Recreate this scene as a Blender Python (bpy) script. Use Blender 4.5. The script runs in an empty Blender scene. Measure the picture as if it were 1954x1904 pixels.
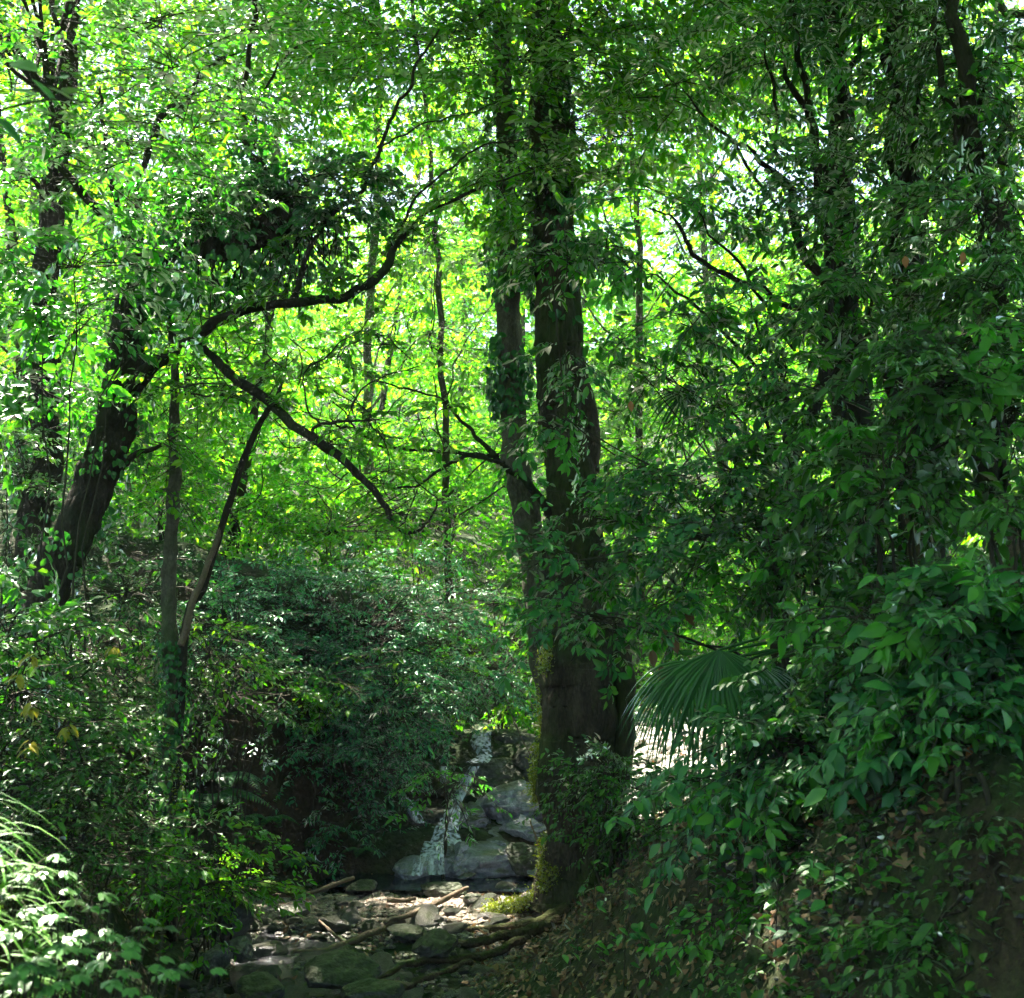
import bpy, bmesh, math
import numpy as np
from mathutils import Vector, Euler, Matrix

# ------------------------------------------------------------------ camera, world, sun, exposure
scene = bpy.context.scene
CAM_Z, PITCH, FPX = 2.2, math.radians(8.3), 1098.0
cam_data = bpy.data.cameras.new('camera'); cam_data.lens = 36*FPX/1024; cam_data.sensor_width = 36
cam_data.clip_end = 600; cam_data.clip_start = 0.05
cam = bpy.data.objects.new('camera', cam_data); scene.collection.objects.link(cam)
cam.location = (0, 0, CAM_Z); cam.rotation_euler = (math.radians(90)+PITCH, 0, 0)
scene.camera = cam
cam_data.dof.use_dof = True; cam_data.dof.focus_distance = 9.5; cam_data.dof.aperture_fstop = 5.0
SUN = np.array([-0.36, 0.42, 1.0]); SUN = SUN/np.linalg.norm(SUN)      # direction towards the sun
elev = math.asin(SUN[2]); azim = math.atan2(SUN[0], SUN[1])
w = bpy.data.worlds.new('World'); scene.world = w; w.use_nodes = True
nt = w.node_tree; sky = nt.nodes.new('ShaderNodeTexSky'); sky.sky_type = 'NISHITA'; sky.sun_disc = False
sky.sun_elevation = elev; sky.sun_rotation = azim
bg = nt.nodes['Background']; bg.inputs['Strength'].default_value = 0.058
nt.links.new(sky.outputs[0], bg.inputs['Color'])
sun_data = bpy.data.lights.new('sun', 'SUN'); sun_data.energy = 5.0; sun_data.angle = math.radians(0.5)
sun_data.color = (1.0, 0.93, 0.80)
sun = bpy.data.objects.new('sun', sun_data); scene.collection.objects.link(sun)
sun.rotation_euler = Vector((-SUN[0], -SUN[1], -SUN[2])).to_track_quat('-Z', 'Y').to_euler()
sun.location = tuple(SUN*60)
vs = scene.view_settings; vs.view_transform = 'Standard'; vs.look = 'None'; vs.gamma = 1; vs.exposure = 3.22
c = scene.cycles; c.use_denoising = True
try: c.denoiser = 'OPENIMAGEDENOISE'
except Exception: pass
c.max_bounces = 7; c.diffuse_bounces = 4; c.glossy_bounces = 2; c.transmission_bounces = 6; c.transparent_max_bounces = 8
c.caustics_reflective = False; c.caustics_refractive = False; c.sample_clamp_indirect = 6
try: c.use_fast_gi = False; c.use_light_tree = False; c.use_adaptive_sampling = True; c.adaptive_threshold = 0.02
except Exception: pass
try: c.debug_use_spatial_splits = False
except Exception: pass

# ------------------------------------------------------------------ helpers
SX = 1024/1954.0
def P(x, y, d):
    """point at depth d (metres along +Y) seen at photo position (x, y), measured on a 1954-wide view of it"""
    u = (x*SX-512)/FPX; v = (499-y*SX)/FPX
    dy = math.cos(PITCH)-v*math.sin(PITCH); dz = math.sin(PITCH)+v*math.cos(PITCH)
    return np.array([u*d/dy, d, CAM_Z+dz*d/dy])
def M(px, d): return px*SX/FPX*d          # size in metres of px view-pixels at depth d

def hash3(ix, iy, iz):
    n = (ix.astype(np.int64)*374761393 + iy.astype(np.int64)*668265263 + iz.astype(np.int64)*2147483647) & 0xffffffff
    n = ((n ^ (n >> 13))*1274126177) & 0xffffffff
    return ((n ^ (n >> 16)) & 0xffffff)/float(0xffffff)*2-1
def vnoise(p):
    f = np.floor(p); t = p-f; t = t*t*(3-2*t); f = f.astype(np.int64); r = 0
    for dx in (0, 1):
        for dy in (0, 1):
            for dz in (0, 1):
                wt = (t[:,0] if dx else 1-t[:,0])*(t[:,1] if dy else 1-t[:,1])*(t[:,2] if dz else 1-t[:,2])
                r = r+wt*hash3(f[:,0]+dx, f[:,1]+dy, f[:,2]+dz)
    return r
def fbm(p, scale=1.0, octs=4, gain=0.5):
    p = np.asarray(p, float)*scale; a = 1.0; r = 0
    for k in range(octs):
        r = r+a*vnoise(p+17.3*k); a *= gain; p = p*2.03
    return r

def tag(o, label=None, cat=None, group=None, kind=None):
    if label: o['label'] = label
    if cat: o['category'] = cat
    if group: o['group'] = group
    if kind: o['kind'] = kind
    return o
def link(o, parent=None):
    scene.collection.objects.link(o)
    if parent is not None:
        o.parent = parent; o.matrix_parent_inverse = Matrix.Identity(4)
    return o
def thing(name, loc, label, cat, group=None):
    o = bpy.data.objects.new(name, None); o.empty_display_size = 0.2; o.location = tuple(float(a) for a in loc); link(o)
    return tag(o, label, cat, group)
def mesh_obj(name, V, faces, mat, parent=None, smooth=False):
    """faces: list of int arrays (n,k); V in world space, stored relative to the parent's origin"""
    if len(V) == 0: return None
    V = np.asarray(V, np.float32)
    if parent is not None: V = V-np.array(parent.location, np.float32)
    me = bpy.data.meshes.new(name)
    faces = [np.asarray(f, np.int32) for f in faces if len(f)]
    me.vertices.add(len(V)); me.vertices.foreach_set('co', V.ravel())
    loops = np.concatenate([f.ravel() for f in faces]) if faces else np.zeros(0, np.int32)
    tot = np.concatenate([np.full(len(f), f.shape[1], np.int32) for f in faces])
    st = np.concatenate([[0], np.cumsum(tot)[:-1]]).astype(np.int32)
    me.loops.add(len(loops)); me.loops.foreach_set('vertex_index', loops)
    me.polygons.add(len(tot)); me.polygons.foreach_set('loop_start', st); me.polygons.foreach_set('loop_total', tot)
    me.polygons.foreach_set('use_smooth', np.full(len(tot), smooth))
    me.update(calc_edges=True); me.materials.append(mat)
    return link(bpy.data.objects.new(name, me), parent)
def merge(parts):
    V = []; F = {}; off = 0
    for v, fs in parts:
        V.append(v)
        for f in fs:
            f = np.asarray(f)
            if len(f): F.setdefault(f.shape[1], []).append(f+off)
        off += len(v)
    return np.concatenate(V), [np.concatenate(a) for a in F.values()]

def smooth_path(pts, n):
    pts = np.asarray(pts, float); m = len(pts)
    if m < 3:
        t = np.linspace(0, 1, n)[:, None]; return pts[0]*(1-t)+pts[-1]*t
    t = np.linspace(0, m-1-1e-6, n); i = t.astype(int); f = (t-i)[:, None]
    g = lambda k: pts[np.clip(k, 0, m-1)]
    p0, p1, p2, p3 = g(i-1), g(i), g(i+1), g(i+2)
    return 0.5*((2*p1)+(-p0+p2)*f+(2*p0-5*p1+4*p2-p3)*f**2+(-p0+3*p1-3*p2+p3)*f**3)
def tube(pts, radii, n=None, sides=8, rough=0.0, rscale=6.0, cap=True, jit=0.0, seed=0, flute=0.0, rvar=.13):
    """tapered, uneven limb along a smooth path"""
    n = n or max(4, len(pts)*4)
    C = smooth_path(pts, n); R = np.interp(np.linspace(0, len(radii)-1, n), np.arange(len(radii)), radii)
    if jit: C = C+np.stack([fbm(C+seed+31*k, 2.2, 3)+.5*fbm(C+seed+57*k, 6, 3) for k in range(3)], 1)*jit
    R = R*(1+rvar*fbm(C+seed*5, 9, 3))
    T = np.gradient(C, axis=0); T /= np.linalg.norm(T, axis=1)[:, None]+1e-9
    ref = np.array([0.31, 0.95, 0.1]) if abs(T[:, 1]).mean() < 0.8 else np.array([1.0, 0.05, 0.1])
    U = np.cross(T, ref); U /= np.linalg.norm(U, axis=1)[:, None]; W = np.cross(T, U)
    a = np.linspace(0, 2*math.pi, sides, endpoint=False)
    D = U[:, None]*np.cos(a)[None, :, None]+W[:, None]*np.sin(a)[None, :, None]
    rr = np.repeat(R[:, None], sides, 1)
    if flute: rr = rr*(1+flute*np.sin(a*5+seed)[None]*np.linspace(1, .3, n)[:, None]+flute*.6*np.sin(a*3+seed*2+1)[None])
    V = C[:, None]+D*rr[..., None]
    if rough:
        q = V.reshape(-1, 3)*np.array([1, 1, .35]); k = fbm(q+seed, rscale, 4)-1.2*np.maximum(0, .35-np.abs(fbm(q*np.array([1, 1, .45])+seed+40, rscale*2.2, 2)))*1.4; k = k.reshape(n, sides)
        V = V+D*(k*rough)[..., None]
    V = V.reshape(-1, 3); i = np.arange(n-1)[:, None]*sides; j = np.arange(sides)[None]; j2 = (j+1) % sides
    F = np.stack([i+j, i+j2, i+sides+j2, i+sides+j], -1).reshape(-1, 4); fs = [F]
    if cap:
        V = np.concatenate([V, C[:1], C[-1:]]); b = n*sides
        jj = np.arange(sides); j3 = (jj+1) % sides
        fs.append(np.concatenate([np.stack([j3, jj, np.full(sides, b)], 1), np.stack([(n-1)*sides+jj, (n-1)*sides+j3, np.full(sides, b+1)], 1)]))
    return V, fs

# ---- leaves
def nrm(a): return a/(np.linalg.norm(a, axis=-1, keepdims=True)+1e-9)
TEMPL = {
 # (t along, s across) , bend weight; faces
 'far': (np.array([[0, 0], [.42, -.5], [1, 0], [.42, .5]]), [[0, 1, 2, 3]], []),
 'mid': (np.array([[0, 0], [.28, -.42], [.62, -.40], [1, 0], [.62, .40], [.28, .42], [.5, 0]]), [[0, 1, 2, 6], [6, 2, 3, 4], [0, 6, 4, 5]], []),
 'near': (np.array([[0, 0], [.34, 0], [.68, 0], [1.0, 0], [.16, -.30], [.42, -.5], [.74, -.34], [.16, .30], [.42, .5], [.74, .34]]),
          [[0, 4, 5, 1], [1, 5, 6, 2], [1, 8, 7, 0], [2, 9, 8, 1]], [[2, 6, 3], [3, 9, 2]]),
}
def leaf_geo(pos, d, n, L, W, kind='mid', fold=0.18, bend=0.25):
    """many leaves: pos, direction, normal (N,3), length, width (N)"""
    T, Q, R = TEMPL[kind]; N = len(pos)
    d = nrm(d); s = nrm(np.cross(n, d)); n = np.cross(d, s)
    t = T[:, 0][None, :, None]; x = T[:, 1][None, :, None]
    V = pos[:, None]+d[:, None]*t*L[:, None, None]+s[:, None]*x*W[:, None, None] \
        +n[:, None]*(np.abs(x)*fold*2*W[:, None, None]-bend*t*t*L[:, None, None])
    k = len(T); off = (np.arange(N)*k)[:, None, None]; fs = []
    if Q: fs.append((np.array(Q)[None]+off).reshape(-1, 4))
    if R: fs.append((np.array(R)[None]+off).reshape(-1, 3))
    return V.reshape(-1, 3), fs
def stem_geo(A, B, ra, rb):
    """many thin three-sided stems from A to B"""
    N = len(A); d = nrm(B-A); ref = np.where(np.abs(d[:, 2:3]) > .9, np.array([[1., 0, 0]]), np.array([[0, 0, 1.]]))
    u = nrm(np.cross(d, ref)); v = np.cross(d, u); V = []
    for k in range(3):
        a = 2*math.pi*k/3; V.append(A+(u*math.cos(a)+v*math.sin(a))*ra[:, None])
    for k in range(3):
        a = 2*math.pi*k/3; V.append(B+(u*math.cos(a)+v*math.sin(a))*rb[:, None])
    V = np.stack(V, 1).reshape(-1, 3); o = (np.arange(N)*6)[:, None, None]
    F = (np.array([[0, 1, 4, 3], [1, 2, 5, 4], [2, 0, 3, 5]])[None]+o).reshape(-1, 4)
    return V, [F]

# open shafts in the canopy: lines towards the sun along which no leaf grows (point, radius)
SHAFTS = []
def shaft(p, r, tmax=60, d=None, t0=.25): SHAFTS.append((np.asarray(p, float), r, tmax, SUN if d is None else np.asarray(d)/np.linalg.norm(d), t0))
def lit_mask(pos):
    keep = np.ones(len(pos), bool)
    for p, r, tm, dv, t0 in SHAFTS:
        q = pos-p; t = q@dv; dist = np.linalg.norm(q-t[:, None]*dv, axis=1)
        keep &= ~((t > t0) & (t < tm) & (dist < r))
    return keep

def foliage(rng, O, A, N, L, twigs=8, leaves=6, ll=0.08, lw=0.5, kind='mid', droop=0.25, jit=0.35, tw=0.5, stems=True, sr=0.004, fold=.18, bend=.25, cull=True, fall=0.3, ang=50):
    """flat leafy sprays: axis from O along A, side twigs, leaves set alternately on the twigs"""
    S = len(O); A = nrm(A); N = nrm(N-A*np.sum(N*A, 1)[:, None]); B = np.cross(N, A); Z = np.array([0, 0, 1.0])
    J = np.arange(twigs+1); t = (J+1)/(twigs+1.0); t = t[None]+rng.normal(0, .02, (S, twigs+1)); t[:, -1] = .92
    side = np.where(J % 2 == 0, 1.0, -1.0)[None]*np.ones((S, 1)); side[:, -1] = 0.0
    th = np.radians(rng.normal(ang, 9, (S, twigs+1))); th[:, -1] = 0
    base = O[:, None]+A[:, None]*(L[:, None]*t)[..., None]-Z*(droop*L[:, None]*t*t)[..., None]
    D = A[:, None]*np.cos(th)[..., None]+B[:, None]*(side*np.sin(th))[..., None]
    D = nrm(D-Z*(droop*.5*t)[..., None]+rng.normal(0, .08, D.shape))
    tl = L[:, None]*tw*(1-.6*t)*rng.uniform(.7, 1.15, t.shape); tl[:, -1] = L*.25
    base = base.reshape(-1, 3); D = D.reshape(-1, 3); tl = tl.reshape(-1); NN = np.repeat(N, twigs+1, 0)
    K = len(base); u = (np.arange(leaves)+.8)/leaves; u = u[None]*np.ones((K, 1))
    sd = np.where(np.arange(leaves) % 2 == 0, 1., -1.)[None]*np.ones((K, 1)); sd[:, -1] = 0
    BB = nrm(np.cross(NN, D))
    lp = base[:, None]+D[:, None]*(tl[:, None]*u)[..., None]-Z*(droop*.3*tl[:, None]*u*u)[..., None]
    la = np.radians(rng.normal(52, 14, (K, leaves))); la = np.where(sd == 0, 0, la)
    ld = D[:, None]*np.cos(la)[..., None]+BB[:, None]*(sd*np.sin(la))[..., None]-Z*fall*rng.uniform(.2, 1.6, (K, leaves, 1))+rng.normal(0, jit*.4, (K, leaves, 3))
    ln = NN[:, None]+rng.normal(0, jit, (K, leaves, 3))
    lp = lp.reshape(-1, 3); ld = ld.reshape(-1, 3); ln = ln.reshape(-1, 3)
    sz = ll*np.clip(rng.lognormal(-.12, .34, len(lp)), .35, 1.7)
    keep = lit_mask(lp) if cull else np.ones(len(lp), bool)
    keep &= rng.random(len(lp)) > .08
    V, F = leaf_geo(lp[keep], ld[keep], ln[keep], sz[keep], sz[keep]*lw, kind, fold, bend)
    st = None
    if stems:
        e = base+D*(tl*.95)[:, None]-Z*(droop*.3*tl)[:, None]
        parts = [stem_geo(base, e, np.full(K, sr*.6), np.full(K, sr*.3))]
        q = np.linspace(0, .95, 4)
        for a, b in zip(q[:-1], q[1:]):
            pa = O+A*(L*a)[:, None]-Z*(droop*L*a*a)[:, None]; pb = O+A*(L*b)[:, None]-Z*(droop*L*b*b)[:, None]
            parts.append(stem_geo(pa, pb, np.full(S, sr*(1.4-a)), np.full(S, sr*(1.4-b))))
        st = merge(parts)
    return (V, F), st
def pad_sprays(rng, pads, out=0.6, tilt=0.3):
    """pads: (centre, (rx,ry,rz), count, spray length). returns O,A,N,L"""
    Os, As, Ns, Ls = [], [], [], []
    for cx, rad, cnt, ln in pads:
        cx = np.asarray(cx, float); rad = np.asarray(rad, float)
        q = rng.normal(size=(cnt, 3)); q = nrm(q)*(rng.random((cnt, 1))**.45)
        O = cx+q*rad; a = rng.uniform(0, 2*math.pi, cnt)
        R = np.stack([np.cos(a), np.sin(a), rng.normal(0, .25, cnt)], 1)
        A = nrm(q*np.array([1, 1, .5])*out+R*(1-out)+1e-6)
        N = nrm(np.array([0, 0, 1.])+rng.normal(0, tilt, (cnt, 3))+q*.3)
        Os.append(O); As.append(A); Ns.append(N); Ls.append(ln*rng.uniform(.6, 1.25, cnt))
    return np.concatenate(Os), np.concatenate(As), np.concatenate(Ns), np.concatenate(Ls)

# ------------------------------------------------------------------ materials
def new_mat(name):
    m = bpy.data.materials.new(name); m.use_nodes = True; t = m.node_tree
    for n in list(t.nodes):
        if n.type != 'OUTPUT_MATERIAL': t.nodes.remove(n)
    return m, t, t.nodes['Material Output']
def ramp(t, stops, fac):
    r = t.nodes.new('ShaderNodeValToRGB'); e = r.color_ramp.elements
    while len(e) < len(stops): e.new(.5)
    for k, (p, col) in enumerate(stops): e[k].position = p; e[k].color = (*col, 1)
    t.links.new(fac, r.inputs[0]); return r.outputs[0]
def leaf_mat(name, diff, trans, rough=.38, gloss=1.0, mixt=.5, spots=None):
    """diff/trans: list of (pos,colour) across leaves; thin leaf with sheen"""
    m, t, out = new_mat(name); g = t.nodes.new('ShaderNodeNewGeometry')
    d = t.nodes.new('ShaderNodeBsdfDiffuse'); tr = t.nodes.new('ShaderNodeBsdfTranslucent')
    t.links.new(ramp(t, diff, g.outputs['Random Per Island']), d.inputs[0])
    t.links.new(ramp(t, trans, g.outputs['Random Per Island']), tr.inputs[0])
    mx = t.nodes.new('ShaderNodeMixShader'); mx.inputs[0].default_value = mixt
    t.links.new(d.outputs[0], mx.inputs[1]); t.links.new(tr.outputs[0], mx.inputs[2])
    gl = t.nodes.new('ShaderNodeBsdfGlossy'); gl.inputs['Roughness'].default_value = rough; gl.inputs[0].default_value = (1, 1, 1, 1)
    fr = t.nodes.new('ShaderNodeFresnel'); fr.inputs[0].default_value = 1.45
    mu = t.nodes.new('ShaderNodeMath'); mu.operation = 'MULTIPLY'; mu.inputs[1].default_value = gloss; t.links.new(fr.outputs[0], mu.inputs[0])
    m2 = t.nodes.new('ShaderNodeMixShader'); t.links.new(mu.outputs[0], m2.inputs[0])
    t.links.new(mx.outputs[0], m2.inputs[1]); t.links.new(gl.outputs[0], m2.inputs[2]); t.links.new(m2.outputs[0], out.inputs[0])
    return m
def ground_mat(name, stops, scale=3.0, rough=.9, bump=.5, bscale=20, moss=None, moss_amt=.5, spec=.3, detail=8, mossscale=1.6, aniso=None, upmoss=True):
    m, t, out = new_mat(name); b = t.nodes.new('ShaderNodeBsdfPrincipled'); t.links.new(b.outputs[0], out.inputs[0])
    tc = t.nodes.new('ShaderNodeTexCoord'); vec = tc.outputs['Object']
    if aniso:
        mp = t.nodes.new('ShaderNodeMapping'); mp.inputs['Scale'].default_value = aniso; t.links.new(vec, mp.inputs[0]); vec = mp.outputs[0]
    n = t.nodes.new('ShaderNodeTexNoise'); n.inputs['Scale'].default_value = scale; n.inputs['Detail'].default_value = detail; n.inputs['Roughness'].default_value = .65
    t.links.new(vec, n.inputs[0])
    nf = t.nodes.new('ShaderNodeTexNoise'); nf.inputs['Scale'].default_value = scale*9; nf.inputs['Detail'].default_value = 6; nf.inputs['Roughness'].default_value = .7; t.links.new(vec, nf.inputs[0])
    mf = t.nodes.new('ShaderNodeMath'); mf.operation = 'MULTIPLY_ADD'; mf.inputs[1].default_value = .55; t.links.new(nf.outputs[0], mf.inputs[0])
    mg = t.nodes.new('ShaderNodeMath'); mg.operation = 'MULTIPLY'; mg.inputs[1].default_value = .5; t.links.new(n.outputs[0], mg.inputs[0]); t.links.new(mg.outputs[0], mf.inputs[2])
    col = ramp(t, stops, mf.outputs[0])
    if moss:
        n2 = t.nodes.new('ShaderNodeTexNoise'); n2.inputs['Scale'].default_value = mossscale; n2.inputs['Detail'].default_value = 7; t.links.new(tc.outputs['Object'], n2.inputs[0])
        g = t.nodes.new('ShaderNodeNewGeometry'); sp = t.nodes.new('ShaderNodeSeparateXYZ'); t.links.new(g.outputs['Normal'], sp.inputs[0])
        ad = t.nodes.new('ShaderNodeMath'); ad.operation = 'MULTIPLY_ADD'; ad.inputs[1].default_value = .35 if upmoss else 0.0; t.links.new(sp.outputs[2], ad.inputs[0]); t.links.new(n2.outputs[0], ad.inputs[2])
        mr = t.nodes.new('ShaderNodeMapRange'); mr.inputs[1].default_value = 1-moss_amt-.08; mr.inputs[2].default_value = 1-moss_amt+.12; t.links.new(ad.outputs[0], mr.inputs[0])
        mc = ramp(t, [(.3, moss[0]), (.7, moss[1])], n.outputs[0])
        mx = t.nodes.new('ShaderNodeMix'); mx.data_type = 'RGBA'; t.links.new(mr.outputs[0], mx.inputs[0]); t.links.new(col, mx.inputs[6]); t.links.new(mc, mx.inputs[7]); col = mx.outputs[2]
    t.links.new(col, b.inputs['Base Color']); b.inputs['Roughness'].default_value = rough; b.inputs['Specular IOR Level'].default_value = spec
    nb = t.nodes.new('ShaderNodeTexNoise'); nb.inputs['Scale'].default_value = bscale; nb.inputs['Detail'].default_value = 6; t.links.new(vec, nb.inputs[0])
    bp = t.nodes.new('ShaderNodeBump'); bp.inputs['Strength'].default_value = bump; bp.inputs['Distance'].default_value = .05
    t.links.new(nb.outputs[0], bp.inputs['Height']); t.links.new(bp.outputs[0], b.inputs['Normal'])
    return m

M_earth = ground_mat('earth', [(.3, (.012, .008, .005)), (.55, (.04, .027, .015)), (.75, (.085, .06, .035))], 5, .95, 1.0, 18, ((.012, .024, .006), (.03, .05, .012)), .30)
M_bed = M_earth
M_rock = ground_mat('wet_rock', [(.3, (.06, .06, .07)), (.5, (.30, .29, .37)), (.72, (.60, .58, .72))], 3.5, .42, 1.0, 14, ((.05, .055, .035), (.10, .11, .06)), .27, .6, mossscale=2.2)
M_rockmoss = ground_mat('mossy_rock', [(.3, (.03, .03, .03)), (.5, (.09, .09, .085)), (.72, (.18, .17, .16))], 4, .6, 1.0, 18, ((.02, .026, .01), (.045, .055, .018)), .42, .4, mossscale=2.5)
M_stone = ground_mat('stream_stone', [(.3, (.035, .03, .027)), (.5, (.11, .10, .09)), (.75, (.28, .25, .23))], 2.5, .32, .8, 25, ((.04, .042, .025), (.07, .075, .035)), .22, .5)
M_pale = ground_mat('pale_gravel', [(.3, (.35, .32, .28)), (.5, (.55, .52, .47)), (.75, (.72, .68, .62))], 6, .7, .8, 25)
M_bark = ground_mat('bark', [(.3, (.010, .008, .006)), (.5, (.045, .034, .023)), (.72, (.13, .10, .07))], 9, .92, 1.0, 26, ((.02, .035, .008), (.05, .07, .015)), .48, .2, aniso=(1, 1, .28), upmoss=False)
M_barklight = ground_mat('lichen_bark', [(.3, (.03, .028, .018)), (.5, (.09, .08, .055)), (.75, (.22, .20, .15))], 8, .92, .9, 22, ((.04, .07, .015), (.08, .12, .03)), .42, .2, aniso=(1, 1, .5), upmoss=False)
M_barkdark = ground_mat('dark_bark', [(.3, (.01, .009, .007)), (.5, (.03, .024, .017)), (.75, (.065, .05, .035))], 10, .95, .8, 30, ((.012, .03, .006), (.03, .06, .012)), .36, .2, aniso=(1, 1, .35), upmoss=False)
M_rootmoss = ground_mat('root_bark', [(.3, (.03, .02, .012)), (.5, (.07, .05, .03)), (.75, (.15, .11, .07))], 9, .9, .8, 26, ((.03, .035, .012), (.06, .07, .016)), .28, .2)
M_moss = ground_mat('moss', [(.3, (.04, .07, .01)), (.7, (.12, .20, .02))], 12, .95, .9, 60)
M_stick = ground_mat('dead_wood', [(.3, (.07, .045, .028)), (.6, (.18, .13, .085)), (.8, (.32, .25, .18))], 12, .85, .5, 40)
M_twig = ground_mat('twig', [(.3, (.02, .018, .012)), (.7, (.06, .05, .03))], 8, .9, .2, 40)

GREEN_FAR = leaf_mat('sunlit_leaf', [(0, (.035, .15, .008)), (.6, (.07, .24, .012)), (1, (.14, .30, .02))], [(0, (.10, .58, .003)), (.5, (.22, .74, .006)), (1, (.52, .88, .03))], .45, .35, .64)
GREEN_MAPLE = leaf_mat('maple_leaf', [(0, (.03, .13, .01)), (.6, (.06, .20, .015)), (1, (.11, .26, .02))], [(0, (.09, .52, .005)), (.5, (.20, .66, .006)), (1, (.45, .80, .015))], .42, .45, .58)
GREEN_DULL = leaf_mat('olive_leaf', [(0, (.04, .13, .012)), (1, (.09, .20, .03))], [(0, (.10, .38, .01)), (1, (.28, .55, .03))], .45, .7, .5)
GREEN_DARK = leaf_mat('evergreen_leaf', [(0, (.020, .08, .012)), (.6, (.034, .12, .017)), (1, (.07, .19, .02))], [(0, (.04, .25, .008)), (.6, (.08, .38, .008)), (1, (.2, .52, .01))], .42, .7, .4)
GREEN_SHRUB = leaf_mat('shrub_leaf', [(0, (.020, .115, .036)), (.6, (.036, .17, .052)), (1, (.08, .25, .045))], [(0, (.05, .30, .01)), (.6, (.10, .44, .01)), (1, (.26, .6, .01))], .42, .75, .4)
GREEN_SKY_TINT = leaf_mat('sky_tinted_leaf', [(0, (.035, .20, .10)), (.6, (.06, .28, .14)), (1, (.12, .38, .13))], [(0, (.03, .35, .05)), (1, (.14, .55, .05))], .42, .8, .38)  # lighter, bluer tint puts the shrub's sky light into its leaf colour
GREEN_GLINT = leaf_mat('glossy_leaf', [(0, (.03, .15, .02)), (1, (.07, .24, .03))], [(0, (.05, .5, .01)), (1, (.2, .7, .02))], .34, 1.3, .5)
GREEN_YOUNG = leaf_mat('young_leaf', [(0, (.05, .22, .02)), (1, (.10, .32, .03))], [(0, (.08, .62, .02)), (1, (.2, .75, .03))], .4, .7, .5)
YELLOW_LEAF = leaf_mat('yellow_leaf', [(0, (.22, .20, .02)), (1, (.36, .30, .03))], [(0, (.5, .5, .02)), (1, (.7, .6, .03))], .45, .6, .5)
BROWN_LEAF = leaf_mat('dead_leaf', [(0, (.08, .04, .02)), (.5, (.18, .09, .04)), (1, (.34, .22, .12))], [(0, (.10, .04, .01)), (1, (.30, .14, .04))], .55, .5, .3)
RUSSET_LEAF = leaf_mat('russet_leaf', [(0, (.32, .10, .04)), (1, (.45, .17, .07))], [(0, (.6, .16, .04)), (1, (.75, .28, .06))], .5, .5, .5)
GREEN_IVY = leaf_mat('ivy_leaf', [(0, (.016, .09, .030)), (1, (.04, .16, .045))], [(0, (.03, .28, .02)), (1, (.10, .45, .02))], .4, .8, .35)
GREEN_PALM = leaf_mat('palm_leaf', [(0, (.016, .075, .018)), (1, (.035, .12, .028))], [(0, (.02, .2, .01)), (1, (.06, .34, .02))], .42, .6, .3)
GREEN_GRASS = leaf_mat('grass_blade', [(0, (.08, .26, .03)), (1, (.20, .42, .08))], [(0, (.14, .5, .03)), (1, (.4, .72, .06))], .35, 1.0, .4)
PALE_LEAF = leaf_mat('pale_leaf', [(0, (.06, .18, .05)), (1, (.11, .26, .07))], [(0, (.14, .45, .08)), (1, (.3, .6, .1))], .4, 1.2, .35)

def water_mat(name, col=(.02, .03, .035), rough=.06, bump=.15, sc=9):
    m, t, out = new_mat(name); b = t.nodes.new('ShaderNodeBsdfPrincipled'); t.links.new(b.outputs[0], out.inputs[0])
    b.inputs['Base Color'].default_value = (*col, 1); b.inputs['Roughness'].default_value = rough; b.inputs['IOR'].default_value = 1.33
    b.inputs['Specular IOR Level'].default_value = .9
    tc = t.nodes.new('ShaderNodeTexCoord'); n = t.nodes.new('ShaderNodeTexNoise'); n.inputs['Scale'].default_value = sc; n.inputs['Detail'].default_value = 4; t.links.new(tc.outputs['Object'], n.inputs[0])
    bp = t.nodes.new('ShaderNodeBump'); bp.inputs['Strength'].default_value = bump; bp.inputs['Distance'].default_value = .05; t.links.new(n.outputs[0], bp.inputs['Height']); t.links.new(bp.outputs[0], b.inputs['Normal'])
    return m
M_pool = water_mat('pool_water'); M_trickle = water_mat('trickle_water', (.03, .03, .035), .12, .9, 22)
def fall_mat():
    m, t, out = new_mat('falling_water'); b = t.nodes.new('ShaderNodeBsdfPrincipled')
    b.inputs['Base Color'].default_value = (.75, .80, .95, 1); b.inputs['Roughness'].default_value = .25
    tc = t.nodes.new('ShaderNodeTexCoord'); mp = t.nodes.new('ShaderNodeMapping'); mp.inputs['Scale'].default_value = (15, 15, 1.3); t.links.new(tc.outputs['Object'], mp.inputs[0])
    n = t.nodes.new('ShaderNodeTexNoise'); n.inputs['Scale'].default_value = 1.6; n.inputs['Detail'].default_value = 5; t.links.new(mp.outputs[0], n.inputs[0])
    mr = t.nodes.new('ShaderNodeMapRange'); mr.inputs[1].default_value = .33; mr.inputs[2].default_value = .70; mr.inputs[4].default_value = .95; t.links.new(n.outputs[0], mr.inputs[0])
    tp = t.nodes.new('ShaderNodeBsdfTransparent'); mx = t.nodes.new('ShaderNodeMixShader')
    t.links.new(mr.outputs[0], mx.inputs[0]); t.links.new(tp.outputs[0], mx.inputs[1]); t.links.new(b.outputs[0], mx.inputs[2]); t.links.new(mx.outputs[0], out.inputs[0])
    return m
M_fall = fall_mat()

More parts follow.
